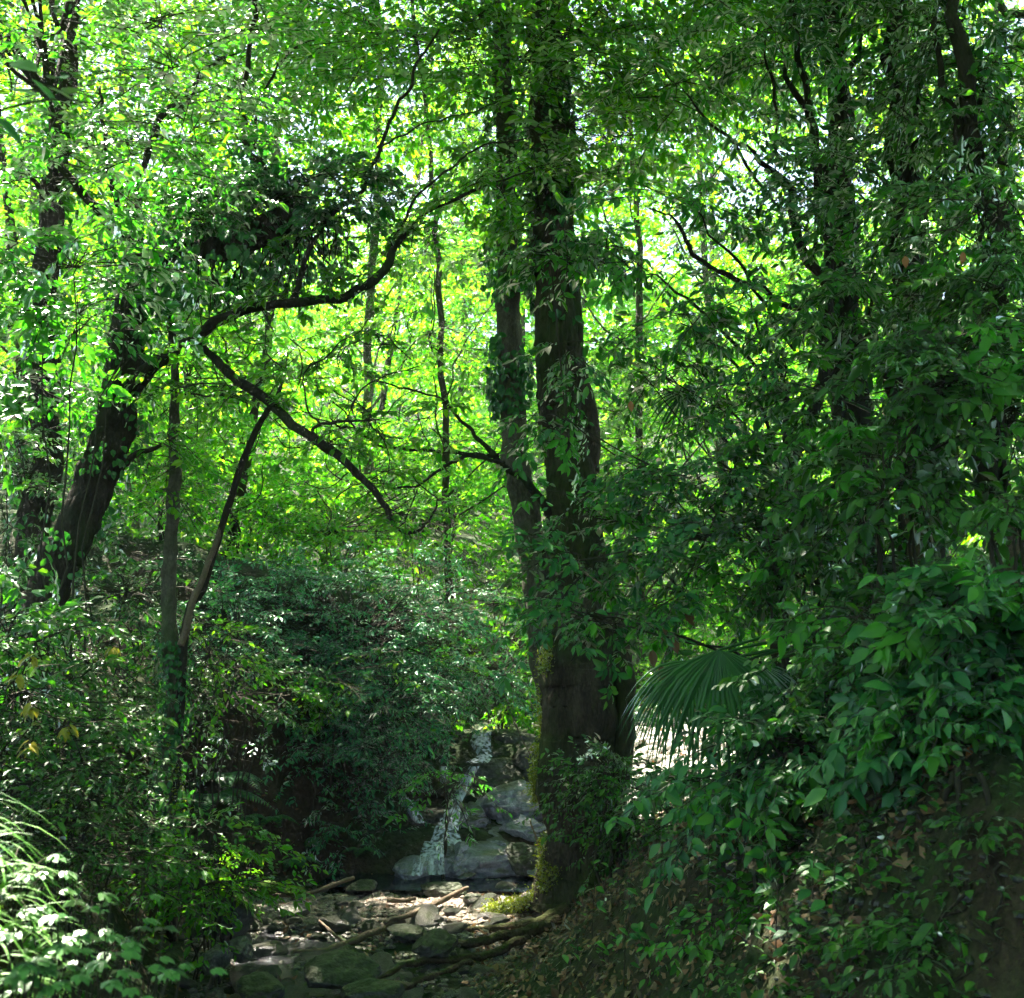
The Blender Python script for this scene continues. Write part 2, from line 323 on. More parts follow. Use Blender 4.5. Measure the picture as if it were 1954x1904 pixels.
# ------------------------------------------------------------------ light shafts (gaps in the canopy)
shaft(P(420, 1650, 8.6), .35); shaft(P(520, 1690, 9.4), .22)
for q_ in [(60, 1720, 3.0, .16), (140, 1790, 2.9, .15), (30, 1800, 2.8, .16), (90, 1860, 2.7, .15), (200, 1850, 2.8, .10), (10, 1880, 2.5, .16), (150, 1720, 3.1, .10), (15, 1660, 3.2, .10), (220, 1800, 3.0, .06)]: shaft(P(*q_[:3]), q_[3])
shaft(P(960, 1390, 14.5), .7)
shaft(P(1210, 1630, 9.2), .16); shaft(P(1240, 1570, 9.5), .2); shaft(P(1440, 1840, 6.2), .1); shaft(P(840, 1580, 12), .22)
shaft(P(330, 250, 7.2), 1.0, 60, None, 1.2); shaft(P(200, 540, 7.5), .9, 60, None, 1.0); shaft(P(60, 650, 7.8), .7, 60, None, 1.0); shaft(P(120, 240, 7.0), .9, 60, None, 1.2); shaft(P(60, 850, 8.5), .7, 60, None, 1.0)

shaft(P(960, 1560, 12.0), 1.5, 40, (0, -.12, 1), 6.5)     # open sky above the pool and the cascade
shaft(P(760, 1720, 10), .5, 40, (-.1, -.1, 1), 9.0)

# ------------------------------------------------------------------ terrain
def sstep(x): x = np.clip(x, 0, 1); return x*x*(3-2*x)
YK = [-20, 0, 3, 5, 7.2, 9, 10.2, 11.2, 12.2, 14, 16, 20, 30, 60]
XLK = [-.6, -.2, -.45, -1.25, -1.9, -2.45, -2.7, -1.85, -1.35, -1.1, 0.2, 1.5, 3, 4]
XRK = [.8, .9, .55, 0, -.35, -.05, .25, .5, .7, 3.2, 5, 6.5, 8, 9]
def ground_z(x, y, detail=True):
    x = np.asarray(x, float); y = np.asarray(y, float)
    xl = np.interp(y, YK, XLK); xr = np.interp(y, YK, XRK)
    step = sstep((y-11.45)/.35)*.42+sstep((y-12.0)/1.3)*.85
    bed = step+np.maximum(y-13, 0)*.035
    HR = np.interp(y, [0, 5, 6.5, 9, 10.5, 12, 14, 60], [2.1, 2.0, 1.7, 1.05, .85, .6, .5, .6])
    WR = np.interp(y, [0, 5, 8, 10, 12], [1.6, 2.1, 2.0, 1.6, 1.2])
    HL = np.interp(y, [0, 3, 6, 9, 11, 13, 20], [1.9, 1.9, 1.7, 1.6, 1.9, 1.9, 1.0])
    WL = np.interp(y, [0, 3, 6, 9, 11, 12], [1.6, 1.3, 1.9, 1.5, .9, 1.2])
    dr = np.maximum(x-xr, 0); dl = np.maximum(xl-x, 0)
    z = bed+HR*sstep(dr/WR)+HL*sstep(dl/WL)+.22*np.maximum(dr-WR, 0)+.24*np.maximum(dl-WL, 0)
    z = z+np.maximum(y-24, 0)*.30*(1-np.exp(-np.maximum(y-24, 0)/8))
    z = np.minimum(z, 40+0*z)
    if detail:
        p = np.stack([x.ravel(), y.ravel(), z.ravel()*0+3], 1)
        ed = np.clip((dr+dl)/1.0, 0, 1)
        z = z+(fbm(p, .9, 4).reshape(x.shape)*.10)*(.25+ed)+fbm(p+50, 5, 3).reshape(x.shape)*.030+fbm(p+90, 17, 2).reshape(x.shape)*.010
    return z
def gz(x, y): return float(ground_z(np.array([x]), np.array([y]))[0])
def on_ray(x, y, dmin=2.5, dmax=40):
    """where the sight line at view position (x, y) first meets the ground"""
    d = np.arange(dmin, dmax, .05); q = np.array([P(x, y, k) for k in d])
    g = ground_z(q[:, 0], q[:, 1]); i = np.argmax(q[:, 2] <= g)
    return q[i] if q[i, 2] <= g[i] else q[-1]
for a_, b_, r_ in [(1220, 1440, .5), (1260, 1410, .8), (1320, 1420, .8), (1390, 1440, .7), (1240, 1360, .8), (1450, 1420, .5), (1300, 1460, .4)]: shaft(on_ray(a_, b_), r_)
for a_, b_, r_ in [(1010, 1722, .26), (950, 1724, .24), (880, 1726, .24), (810, 1726, .24), (740, 1728, .2), (690, 1732, .14), (640, 1790, .12), (580, 1800, .10), (900, 1765, .08), (830, 1775, .07), (1190, 1640, .12), (1230, 1585, .16), (1185, 1700, .08), (920, 1790, .06), (1440, 1845, .08), (770, 1870, .05)]: shaft(on_ray(a_, b_, 6), r_)
def grid_axis(lo, hi, c0, dense, n):
    u = np.linspace(-1, 1, n); s = 4.4
    v = np.sinh(s*u)/math.sinh(s); return np.where(v < 0, c0+v*(c0-lo), c0+v*(hi-c0))
gx = grid_axis(-90, 90, 0.3, .05, 560); gy = grid_axis(-40, 160, 8.0, .05, 560)
X, Y = np.meshgrid(gx, gy, indexing='ij'); Zg = ground_z(X, Y)
V = np.stack([X, Y, Zg], -1).reshape(-1, 3); n2 = len(gy)
i = np.arange(len(gx)-1)[:, None]*n2; j = np.arange(n2-1)[None]
F = np.stack([i+j, i+n2+j, i+n2+j+1, i+j+1], -1).reshape(-1, 4)
tag(mesh_obj('ground', V, [F], M_earth, None, True), kind='structure')

# pool and stream water
def sheet(name, poly, z, mat, n=40):
    poly = np.array(poly); cx = poly.mean(0); rings = 10; m = 48
    ang = np.linspace(0, 1, m, endpoint=False)*len(poly); k = ang.astype(int); f = (ang-k)[:, None]
    edge = smooth_path(np.vstack([poly, poly[:1]]), m+1)[:-1]
    V = [np.append(cx, z)]
    for r in range(1, rings+1):
        e = cx+(edge-cx)*r/rings; V += [np.append(q, z) for q in e]
    V = np.array(V); F3 = np.array([[0, 1+a, 1+(a+1) % m] for a in range(m)])
    F4 = np.array([[1+(r*m)+a, 1+(r+1)*m+a, 1+(r+1)*m+(a+1) % m, 1+r*m+(a+1) % m] for r in range(rings-1) for a in range(m)])
    return tag(mesh_obj(name, V, [F3, F4], mat, None, True), kind='structure')
sheet('pool_water', [(-1.9, 11.0), (-1.3, 10.75), (-.4, 10.7), (.5, 10.7), (1.0, 11.4), (.6, 12.0), (-.6, 12.0), (-1.6, 11.8)], .055, M_pool)
sheet('stream_water', [(-2.0, 9.3), (-1.2, 8.7), (-.75, 8.2), (-.6, 7.4), (-1.2, 6.8), (-1.7, 7.4), (-2.0, 8.2)], .032, M_trickle)
sheet('stream_water', [(.9, 14.2), (3.2, 14.0), (4.6, 16), (3.2, 17.5), (1.2, 16.5)], 1.40, M_trickle)

# ------------------------------------------------------------------ rocks
def ico(sub):
    bm = bmesh.new(); bmesh.ops.create_icosphere(bm, subdivisions=sub, radius=1)
    V = np.array([v.co[:] for v in bm.verts]); F = np.array([[v.index for v in f.verts] for f in bm.faces]); bm.free()
    return V, F
ICO = {k: ico(k) for k in (3, 4, 5)}
def rock_geo(seed, sub=4, sx=1, sy=1, sz=1, amp=.35, planes=8, strata=0.0):
    V, F = ICO[sub]; rng = np.random.default_rng(seed); V = V.copy()
    for k in range(planes):                       # chop flat facets
        n = nrm(rng.normal(size=3)); h = rng.uniform(.52, .88); d = V@n
        V = V-np.maximum(d-h, 0)[:, None]*n*.85
    V = V*(1+amp*.5*fbm(V+seed*3.7, 1.1, 4)[:, None]); V = V*(1-.10*np.exp(-(fbm(V+seed*1.3, 1.6, 3)/.07)**2))[:, None]; V = V+nrm(V)*fbm(V+seed, 5, 4)[:, None]*.045
    V = V*np.array([sx, sy, sz])
    if strata: V[:, 2] += strata*np.sin(V[:, 2]*14/sz+fbm(V, 1.5, 2)*2)*.5
    return V, [F]
def boulder(name, c, size, seed, mat, label, rot=0.0, tilt=0.0, group=None, sub=5, amp=.35, cat='boulder'):
    V, F = rock_geo(seed, sub, *size, amp=amp)
    R = np.array(Euler((0, tilt, rot)).to_matrix()); V = V@R.T+np.asarray(c)
    o = bpy.data.objects.new(name, None)
    base = np.asarray(c)-np.array([0, 0, size[2]*.8])
    bpy.data.objects.remove(o)
    me = mesh_obj(name, V-base, F, mat, None, True); me.location = tuple(base)
    return tag(me, label, cat, group)
G_F = 'boulders of the little waterfall'
def wf(x0, x1, y0, y1, d, depth, seed, label, mat=M_rock, tilt=0, amp=.3):
    c0 = P((x0+x1)/2, (y0+y1)/2, d); sx = M((x1-x0)/2, d); sz = M((y1-y0)/2, d)
    return boulder('boulder', c0, (sx*1.12, depth, sz*1.2), seed, mat, label, 0, tilt, G_F, amp=amp)
wf(818, 1050, 1600, 1685, 11.75, .55, 3, 'broad pale rounded boulder at the waterline, lowest and largest of the cascade', tilt=-.05)
wf(960, 1035, 1618, 1668, 11.35, .22, 7, 'small dark mossy boulder leaning on the lowest big boulder', M_rockmoss, .35)
wf(895, 1010, 1575, 1622, 12.0, .4, 11, 'smooth lilac grey slab resting behind the lowest big boulder', tilt=.12)
wf(955, 1065, 1560, 1605, 11.95, .3, 13, 'narrow pale ledge stone overhanging a black crack beside the big trunk', tilt=.12)
wf(912, 1070, 1500, 1575, 12.4, .5, 17, 'wide pale blue grey wet boulder in the middle of the cascade', tilt=-.1)
wf(860, 935, 1540, 1600, 12.25, .35, 19, 'dull grey boulder left of the cascade behind hanging leaves', M_rock, .1)
wf(865, 1030, 1455, 1525, 12.9, .5, 23, 'dark mossy boulder below the upper fall', M_rockmoss, -.05)
wf(925, 1050, 1395, 1468, 13.4, .5, 29, 'olive brown rounded boulder at the head of the cascade', M_rockmoss, .05)
wf(850, 935, 1430, 1500, 13.6, .4, 31, 'black wet rock behind the upper fall', M_rockmoss, 0)
wf(770, 860, 1585, 1650, 12.1, .4, 37, 'dark wet rock under the overhanging shrub left of the main fall', M_rockmoss, .1)
wf(755, 830, 1640, 1690, 11.5, .3, 41, 'low bluish rock at the left end of the pool', M_rock, .1)
wf(1000, 1080, 1640, 1680, 11.4, .3, 43, 'flat lilac rock at the pool edge beside the trunk', M_rock, 0)
wf(980, 1080, 1420, 1500, 13.0, .5, 47, 'tall greenish boulder right of the cascade half behind the trunk', M_rockmoss, 0)

rw = np.random.default_rng(64)
for k, (x, y, d, w_, h_, lab) in enumerate([(880, 1640, 11.5, 70, 50, 'wet rock directly under the main fall'), (870, 1500, 12.6, 70, 40, 'dark ledge left of the middle of the cascade'), (930, 1590, 12.1, 60, 34, 'small wedge of rock between two pale slabs'), (900, 1560, 12.2, 70, 40, 'rounded rock beside the white curtain of water'),
    (1010, 1540, 12.2, 90, 36, 'sloping slab above the pale ledge stone'), (960, 1450, 13.1, 80, 40, 'brown rock at the right of the upper fall'), (820, 1560, 12.3, 80, 44, 'shadowed rock behind the leaves left of the cascade'), (1040, 1600, 11.9, 50, 40, 'dark rock wedged against the main trunk'), (840, 1440, 13.2, 60, 40, 'rock at the upper left of the cascade'), (900, 1660, 11.45, 60, 20, 'low wet stone at the foot of the main fall')]):
    wf(x-w_/2, x+w_/2, y-h_/2, y+h_/2, d, .3, 70+k, lab, M_rock if k in (0, 3, 4, 9) else M_rockmoss, rw.normal(0, .15), .35)
def ribbon(name, pts, widths, label, fold=.04, seed=0):
    C = smooth_path(pts, 26); W = np.interp(np.linspace(0, 1, 26), np.linspace(0, 1, len(widths)), widths); k = 9
    s = np.linspace(-1, 1, k); V = C[:, None]+np.array([1., 0, 0])*(s[None, :, None]*W[:, None, None])
    V[..., 1] -= (1-s**2)[None]*fold; q = V.reshape(-1, 3); q[:, 1] += fbm(q*np.array([1, 1, .3])+seed, 12, 3)*.02; q[:, 0] += fbm(q+seed+9, 5, 2)*.015
    j = np.arange(k-1)[None]; i = np.arange(25)[:, None]*k
    F = np.stack([i+j, i+j+1, i+k+j+1, i+k+j], -1).reshape(-1, 4)
    o = mesh_obj(name, q, [F], M_fall, None, True)
    return tag(o, label, 'waterfall', 'falls of the little cascade')
ribbon('waterfall', [P(925, 1396, 13.0), P(918, 1415, 12.85), P(925, 1440, 12.7), P(910, 1455, 12.5)], [.08, .12, .09, .13], 'short white fall spilling over the top lip of the cascade')
ribbon('waterfall', [P(845, 1462, 12.6), P(846, 1490, 12.5), P(850, 1510, 12.4)], [.04, .05, .08], 'thin thread of falling water in the dark behind leaves', seed=4)
ribbon('waterfall', [P(858, 1560, 12.0), P(852, 1585, 11.8), P(850, 1612, 11.6)], [.09, .14, .18], 'white curtain of water dropping onto the lowest boulder', seed=8)
ribbon('waterfall', [P(830, 1605, 11.5), P(824, 1635, 11.2), P(826, 1668, 11.1)], [.10, .12, .13], 'frothy white lower fall running into the pool', seed=12)
ribbon('waterfall', [P(905, 1462, 12.4), P(885, 1500, 12.25), P(868, 1535, 12.1), P(860, 1562, 12.0)], [.05, .07, .06, .1], 'narrow chute of water joining the upper fall to the white curtain', seed=24)
ribbon('waterfall', [P(797, 1638, 11.3), P(798, 1655, 11.2), P(797, 1670, 11.12)], [.04, .05, .06], 'slim side trickle left of the lower fall', seed=16)
ribbon('waterfall', [P(770, 1520, 12.2), P(785, 1545, 12.1), P(800, 1570, 12.0)], [.04, .07, .05], 'pale splash of water glimpsed between the shrub leaves', seed=20)

# stream-bed stones
rng = np.random.default_rng(5)
protos = []
for k in range(7):
    V_, F_ = rock_geo(100+k, 3, 1, .8, .5, amp=.3)
    me = mesh_obj('stone', V_, F_, M_stone if k < 5 else M_rockmoss, None, True); protos.append(me)
cnt = 0
def bed_point():
    while True:
        y = rng.uniform(5.6, 11.0); xl = np.interp(y, YK, XLK); xr = np.interp(y, YK, XRK); x = rng.uniform(xl-.15, min(xr, .1)+.1)
        return x, y
for k in range(270):
    x, y = bed_point(); s = float(np.clip(rng.lognormal(math.log(.065), .5), .03, .22))
    o = protos[k] if k < 7 else protos[rng.integers(0, 7)].copy()
    if k >= 7: scene.collection.objects.link(o)
    o.scale = (s, s*rng.uniform(.7, 1.1), s*rng.uniform(.6, 1.1)); o.rotation_euler = (rng.normal(0, .15), rng.normal(0, .15), rng.uniform(0, 6.3))
    o.location = (x, y, gz(x, y)+s*.18)
    tag(o, 'grey stone lying in the shallow stream bed before the waterfall', 'stone', 'stones of the stream bed')
def stone_at(x, y, w, h, d, seed, mat, label, tilt=0):
    c0 = P(x, y, d); return boulder('stone', c0, (M(w/2, d), M(w/2, d)*.8, M(h/2, d)), seed, mat, label, seed, tilt, None, 4, .35, 'stone')
stone_at(440, 1750, 85, 80, 8.3, 51, M_rockmoss, 'big round dark mossy boulder at the left edge of the stream')
stone_at(515, 1692, 70, 26, 9.4, 52, M_moss, 'bright yellow green moss covered rock behind the long stick')
stone_at(560, 1700, 50, 18, 9.5, 53, M_moss, 'smaller flat moss covered rock right of the bright mossy one')
stone_at(410, 1832, 60, 60, 7.6, 54, M_stone, 'pointed grey stone at the foot of the left bank')
stone_at(455, 1812, 60, 45, 7.9, 55, M_stone, 'pale brown blocky stone beside the pointed grey one')
stone_at(850, 1697, 110, 26, 10.75, 56, M_rockmoss, 'long low mossy stone in front of the pool')
stone_at(905, 1712, 40, 16, 10.5, 57, M_rockmoss, 'small oval stone right of the long pool stone')
stone_at(560, 1738, 80, 24, 9.2, 58, M_stone, 'flat light grey stone on the gravel behind the trickle')
stone_at(500, 1885, 110, 55, 7.0, 59, M_rockmoss, 'wide dark stone at the bottom of the stream bed')
stone_at(650, 1850, 150, 60, 7.5, 60, M_rockmoss, 'very wide low mossy rock in the middle of the stream bed')
stone_at(830, 1800, 110, 44, 8.3, 61, M_rockmoss, 'mossy hump of rock among the roots')
stone_at(770, 1778, 90, 30, 8.9, 62, M_rockmoss, 'brown mossy rock just below the sunlit gravel')
stone_at(720, 1895, 130, 50, 6.9, 63, M_rockmoss, 'low dark stone at the lower frame edge right of the stream')
stone_at(690, 1692, 70, 22, 10.7, 64, M_rockmoss, 'dim mossy stone at the left shore of the pool')

# gravel (stuff)
n = 5200; y = rng.uniform(5.4, 11.3, n); xl = np.interp(y, YK, XLK); xr = np.minimum(np.interp(y, YK, XRK), .35); x = xl-.1+(xr-xl+.25)*rng.random(n)
z = ground_z(x, y); base_v, base_f = ICO[3]; bm_ = bmesh.new(); bmesh.ops.create_icosphere(bm_, subdivisions=1, radius=1)
pv = np.array([v.co[:] for v in bm_.verts]); pf = np.array([[v.index for v in f.verts] for f in bm_.faces]); bm_.free()
s = rng.uniform(.012, .04, n); sc = np.stack([s, s*rng.uniform(.6, 1, n), s*rng.uniform(.35, .7, n)], 1); a = rng.uniform(0, 6.3, n)
Vp = pv[None]*sc[:, None]*(1+rng.normal(0, .12, (n, len(pv), 1))); ca, sa = np.cos(a)[:, None], np.sin(a)[:, None]
Vp = np.stack([Vp[..., 0]*ca-Vp[..., 1]*sa, Vp[..., 0]*sa+Vp[..., 1]*ca, Vp[..., 2]], -1)+np.stack([x, y, z+s*.3], 1)[:, None]
tag(mesh_obj('gravel', Vp.reshape(-1, 3), [(pf[None]+(np.arange(n)*len(pv))[:, None, None]).reshape(-1, 3)], M_stone), 'grey and brown gravel of the stream bed', 'gravel', kind='stuff')

# pale sunlit shingle beyond the bank, between the trunk and the palm
def gravel_patch(n, x0, x1, y0, y1, s0, s1, seed, mat, label, name='gravel'):
    r = np.random.default_rng(seed); x = r.uniform(x0, x1, n); y = r.uniform(y0, y1, n); z = ground_z(x, y); s = r.uniform(s0, s1, n)
    sc = np.stack([s, s*r.uniform(.6, 1, n), s*r.uniform(.35, .7, n)], 1); a = r.uniform(0, 6.3, n); ca, sa = np.cos(a)[:, None], np.sin(a)[:, None]
    V = pv[None]*sc[:, None]*(1+r.normal(0, .14, (n, len(pv), 1))); V = np.stack([V[..., 0]*ca-V[..., 1]*sa, V[..., 0]*sa+V[..., 1]*ca, V[..., 2]], -1)+np.stack([x, y, z+s*.25], 1)[:, None]
    return tag(mesh_obj(name, V.reshape(-1, 3), [(pf[None]+(np.arange(n)*len(pv))[:, None, None]).reshape(-1, 3)], mat), label, 'gravel', kind='stuff')
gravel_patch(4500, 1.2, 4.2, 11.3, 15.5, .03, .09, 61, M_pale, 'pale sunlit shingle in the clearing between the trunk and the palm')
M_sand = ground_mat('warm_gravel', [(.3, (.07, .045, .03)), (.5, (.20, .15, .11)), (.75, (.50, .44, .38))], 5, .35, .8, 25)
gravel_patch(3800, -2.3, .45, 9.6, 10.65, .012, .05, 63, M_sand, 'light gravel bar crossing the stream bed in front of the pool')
gravel_patch(2500, 1.0, 4.5, 3.6, 8.5, .01, .035, 62, M_rockmoss, 'small dark stones in the earth of the right bank')

# leaf litter (stuff) on the banks
def litter(n, region, mat, seed, ll=.06):
    r = np.random.default_rng(seed); x0, x1, y0, y1 = region
    x = r.uniform(x0, x1, n); y = r.uniform(y0, y1, n); z = ground_z(x, y); e = .05
    nx = -(ground_z(x+e, y)-z)/e; ny = -(ground_z(x, y+e)-z)/e
    N = nrm(np.stack([nx, ny, np.ones(n)], 1))+r.normal(0, .35, (n, 3)); a = r.uniform(0, 6.3, n)
    D = np.stack([np.cos(a), np.sin(a), r.normal(0, .2, n)], 1); D = nrm(D-N*np.sum(D*N, 1)[:, None])
    sz = ll*r.uniform(.5, 1.4, n)
    return leaf_geo(np.stack([x, y, z+.012+r.random(n)*.02], 1), D, N, sz, sz*r.uniform(.4, .7, n), 'far', r.choice([-.2, .3]), .3)
tag(mesh_obj('leaf_litter', *merge([litter(16000, (-.3, 3.5, 4.2, 11), BROWN_LEAF, 1, .055), litter(5000, (-6, -.8, 2.5, 11.5), BROWN_LEAF, 2, .06), litter(3500, (1, 8, 12, 20), BROWN_LEAF, 3, .1)]), BROWN_LEAF), 'dry brown fallen leaves on the banks', 'leaf litter', kind='stuff')

# ------------------------------------------------------------------ woody trees
def limb(V, pts_d, w, n=None, sides=10, jit=.05, rough=.0, seed=0, cap=True):
    """pts_d: (x, y, depth) view points; w: widths in view px -> radii"""
    pts = [P(*q) for q in pts_d]; dd = [q[2] for q in pts_d]
    ww = np.interp(np.linspace(0, 1, len(pts)), np.linspace(0, 1, len(w)), w)
    V.append(tube(pts, [M(a, d)/2 for a, d in zip(ww, dd)], n or len(pts)*6, sides, rough, 6, cap, jit, seed)); return pts

def hang_leaves(name, parent, rng, pads, mat, **kw):
    """crown mesh (leaves) plus its fine branches"""
    young = kw.pop('young', 0); O_, A_, N_, L_ = pad_sprays(rng, pads, kw.pop('out', .5), kw.pop('tilt', .3))
    if young:
        y_ = rng.random(len(O_)) < young
        if y_.sum() > 1:
            k2 = dict(kw); k2['ll'] = kw['ll']*1.1; lv, st = foliage(rng, O_[y_], A_[y_], N_[y_], L_[y_]*.8, **k2)
            mesh_obj('young_leaves', lv[0], lv[1], GREEN_YOUNG, parent, True); mesh_obj('twigs', st[0], st[1], M_twig, parent)
        O_, A_, N_, L_ = O_[~y_], A_[~y_], N_[~y_], L_[~y_]
    (lv, st) = foliage(rng, O_, A_, N_, L_, **kw)
    if st is not None:      # branchlets that carry the sprays
        cs = np.concatenate([np.repeat(np.asarray(p[0], float)[None], p[2], 0) for p in pads])[:len(O_)] if not young else None
        if cs is None:
            pc = np.array([p[0] for p in pads]); cs = pc[np.argmin(((O_[:, None]-pc[None])**2).sum(-1), 1)]
        pc = np.array([p[0] for p in pads], float); l_ = stem_geo(np.repeat(pc[:1], len(pc)-1, 0), pc[1:], np.full(len(pc)-1, .008), np.full(len(pc)-1, .005)) if len(pc) > 1 and name == 'foliage' else None
        mid = (cs+O_)/2+rng.normal(0, .03, O_.shape); r1 = np.full(len(O_), .0045)
        st = merge([st, stem_geo(cs, mid, r1, r1*.8), stem_geo(mid, O_, r1*.8, r1*.6)]+([l_] if l_ else []))
    o = mesh_obj(name, lv[0], lv[1], mat, parent, kw.get('kind') == 'near')
    if st is not None: mesh_obj('twigs', st[0], st[1], M_twig, parent)
    return o
def ivy_on(parent, rng, path, radii, n, mat=GREEN_IVY, ll=.06, name='ivy', spread=1.15):
    C = smooth_path(path, 200); R = np.interp(np.linspace(0, 1, 200), np.linspace(0, 1, len(radii)), radii)
    k = rng.integers(0, 199, n); T = nrm(C[k+1]-C[k]); q = rng.normal(size=(n, 3)); q = nrm(q-T*np.sum(q*T, 1)[:, None])
    clump = fbm(C[k]*1.0+q*.4, 2.2, 2) > -.15; k = k[clump]; q = q[clump]; n = len(k)
    pos = C[k]+q*(R[k]*rng.uniform(1.0, spread, n)+rng.exponential(.02, n))[:, None]
    d = nrm(np.array([0, 0, -1.])+q*.5+rng.normal(0, .4, (n, 3))); sz = ll*rng.uniform(.6, 1.3, n)
    V, F = leaf_geo(pos, d, q+rng.normal(0, .35, (n, 3)), sz, sz*.85, 'mid', .12, .3)
    return mesh_obj(name, V, F, mat, parent)

# ---- main twin-trunked tree in the middle
D0 = 10.0; base = P(1108, 1700, D0); base[2] = gz(base[0], base[1])-.05
main = thing('twin_trunk_tree', base, 'tall old tree with two mossy trunks rising beside the pool, in the middle', 'tree')
parts = []
pa = [P(1105, 1730, D0), P(1104, 1690, D0), P(1112, 1600, D0), P(1105, 1500, D0), P(1108, 1400, D0), P(1112, 1300, D0), P(1108, 1200, D0), P(1104, 1100, D0), P(1098, 1000, D0), P(1085, 880, D0), P(1070, 750, D0), P(1060, 620, D0), P(1052, 480, D0), P(1050, 300, D0+.1), P(1045, 120, D0+.2), P(1040, -60, D0+.4), P(1030, -300, D0+.6)]
ra = [.46, .40, .34, .385, .375, .37, .34, .28, .25, .235, .225, .20, .18, .17, .165, .16, .13]
ra = [M(1, D0)*k/M(1, D0) for k in ra]
parts.append(tube(pa, ra, 320, 90, .036, 6, True, .02, 3, .07, .03))
mesh_obj('trunk', *parts[0], M_bark, main, True)
pb = [P(1050, 1330, D0+.25), P(1042, 1250, D0+.25), P(1025, 1120, D0+.25), P(1008, 1010, D0+.3), P(990, 900, D0+.3), P(980, 790, D0+.3), P(972, 680, D0+.35), P(968, 540, D0+.4), P(966, 380, D0+.5), P(962, 200, D0+.6), P(955, 0, D0+.8), P(948, -250, D0+1)]
mesh_obj('trunk', *tube(pb, [.14, .15, .14, .135, .13, .125, .12, .115, .105, .10, .09, .08], 200, 50, .018, 9, True, .02, 9, .04, .04), M_barklight, main, True)
mesh_obj('side_stem', *tube([P(1175, 1500, D0-.1), P(1186, 1420, D0-.1), P(1190, 1330, D0-.1), P(1186, 1250, D0-.1), P(1165, 1170, D0), P(1135, 1100, D0)], [.13, .11, .10, .10, .10, .08], 40, 18, .012, 8, True, .01, 4), M_bark, main, True)
mesh_obj('side_stem', *tube([P(1120, 900, D0+.1), P(1120, 800, D0+.1), P(1098, 700, D0+.1), P(1088, 560, D0+.1), P(1075, 400, D0+.2)], [.13, .12, .10, .10, .08], 40, 18, .012, 8, True, .01, 4), M_bark, main, True)
# moss strips that catch the light on the trunk's left edge
rg = np.random.default_rng(11)
def moss_tufts(path, r0, n, parent, spread=.03):
    C = smooth_path(path, 80); k = rg.integers(0, 80, n); pos = C[k]+rg.normal(0, spread, (n, 3)); d = nrm(rg.normal(size=(n, 3))+np.array([-.6, 0, .2])); sz = rg.uniform(.015, .04, n)
    V, F = leaf_geo(pos, d, rg.normal(size=(n, 3)), sz, sz*.5, 'far'); return mesh_obj('moss', V, F, MOSS_LEAF, parent)
MOSS_LEAF = leaf_mat('moss_frond', [(0, (.10, .16, .01)), (1, (.22, .26, .02))], [(0, (.3, .45, .01)), (1, (.6, .65, .03))], .7, .3, .5)
moss_tufts([P(1062, 1130, D0-.1), P(1050, 1200, D0-.2), P(1040, 1280, D0-.28)], 0, 900, main)
moss_tufts([P(1038, 1250, D0), P(1036, 1340, D0), P(1040, 1400, D0)], 0, 900, main)
moss_tufts([P(1030, 1420, D0), P(1020, 1480, D0), P(1026, 1530, D0)], 0, 1100, main)
moss_tufts([P(1042, 1600, D0-.1), P(1036, 1650, D0-.2), P(1042, 1700, D0-.25)], 0, 900, main)
moss_tufts([P(1160, 1180, D0-.1), P(1168, 1260, D0-.1), P(1160, 1360, D0-.1)], 0, 700, main, .02)
# surface roots
def root(pts_d, w, mat=M_rootmoss, seed=0, name='root'):
    P_ = []
    for x_, y_, d_ in pts_d:
        q = P(x_, y_, d_); g = gz(q[0], q[1]); q[2] = max(q[2], g-.01) if q[2]-g < .5 else q[2]; q[2] = min(q[2], g+.10); P_.append(q)
    return mesh_obj(name, *tube(P_, [M(a, D0)/2 for a in w], len(P_)*8, 12, .010, 10, True, .03, seed), mat, main, True)
root([(1060, 1690, 9.9), (1030, 1712, 9.95), (1000, 1728, 9.95), (965, 1735, 10.0), (930, 1745, 10.0), (905, 1765, 9.8)], [60, 36, 30, 26, 20, 8], seed=1)
root([(1080, 1740, 9.6), (1030, 1756, 9.5), (960, 1765, 9.4), (890, 1772, 9.3), (840, 1790, 9.1), (800, 1812, 8.8)], [34, 20, 15, 12, 9, 4], seed=2)
root([(1060, 1760, 9.4), (980, 1785, 9.0), (900, 1800, 8.8), (820, 1800, 8.8), (740, 1810, 8.7), (640, 1822, 8.5)], [26, 16, 12, 10, 8, 4], seed=3)
0 and root([(940, 1760, 9.4), (860, 1765, 9.4), (790, 1775, 9.3), (730, 1788, 9.1), (660, 1800, 8.9), (600, 1812, 8.8), (560, 1850, 8.1)], [20, 20, 18, 18, 18, 14, 8], seed=4)
root([(1000, 1790, 8.9), (920, 1820, 8.4), (840, 1835, 8.2), (760, 1850, 7.9), (690, 1875, 7.5)], [16, 13, 11, 8, 4], seed=5)
root([(900, 1835, 8.1), (820, 1862, 7.7), (760, 1880, 7.4), (700, 1890, 7.2)], [10, 10, 8, 4], seed=6)
root([(1150, 1640, 9.8), (1200, 1625, 10.1), (1240, 1600, 10.4)], [50, 26, 8], M_bark, seed=7)
moss_tufts([P(1030, 1706, 9.85), P(1000, 1722, 9.85), P(965, 1730, 9.9), P(930, 1738, 9.9)], 0, 1500, main, .035)
moss_tufts([P(1060, 1660, 9.7), P(1044, 1690, 9.75), P(1030, 1706, 9.85)], 0, 700, main, .03)
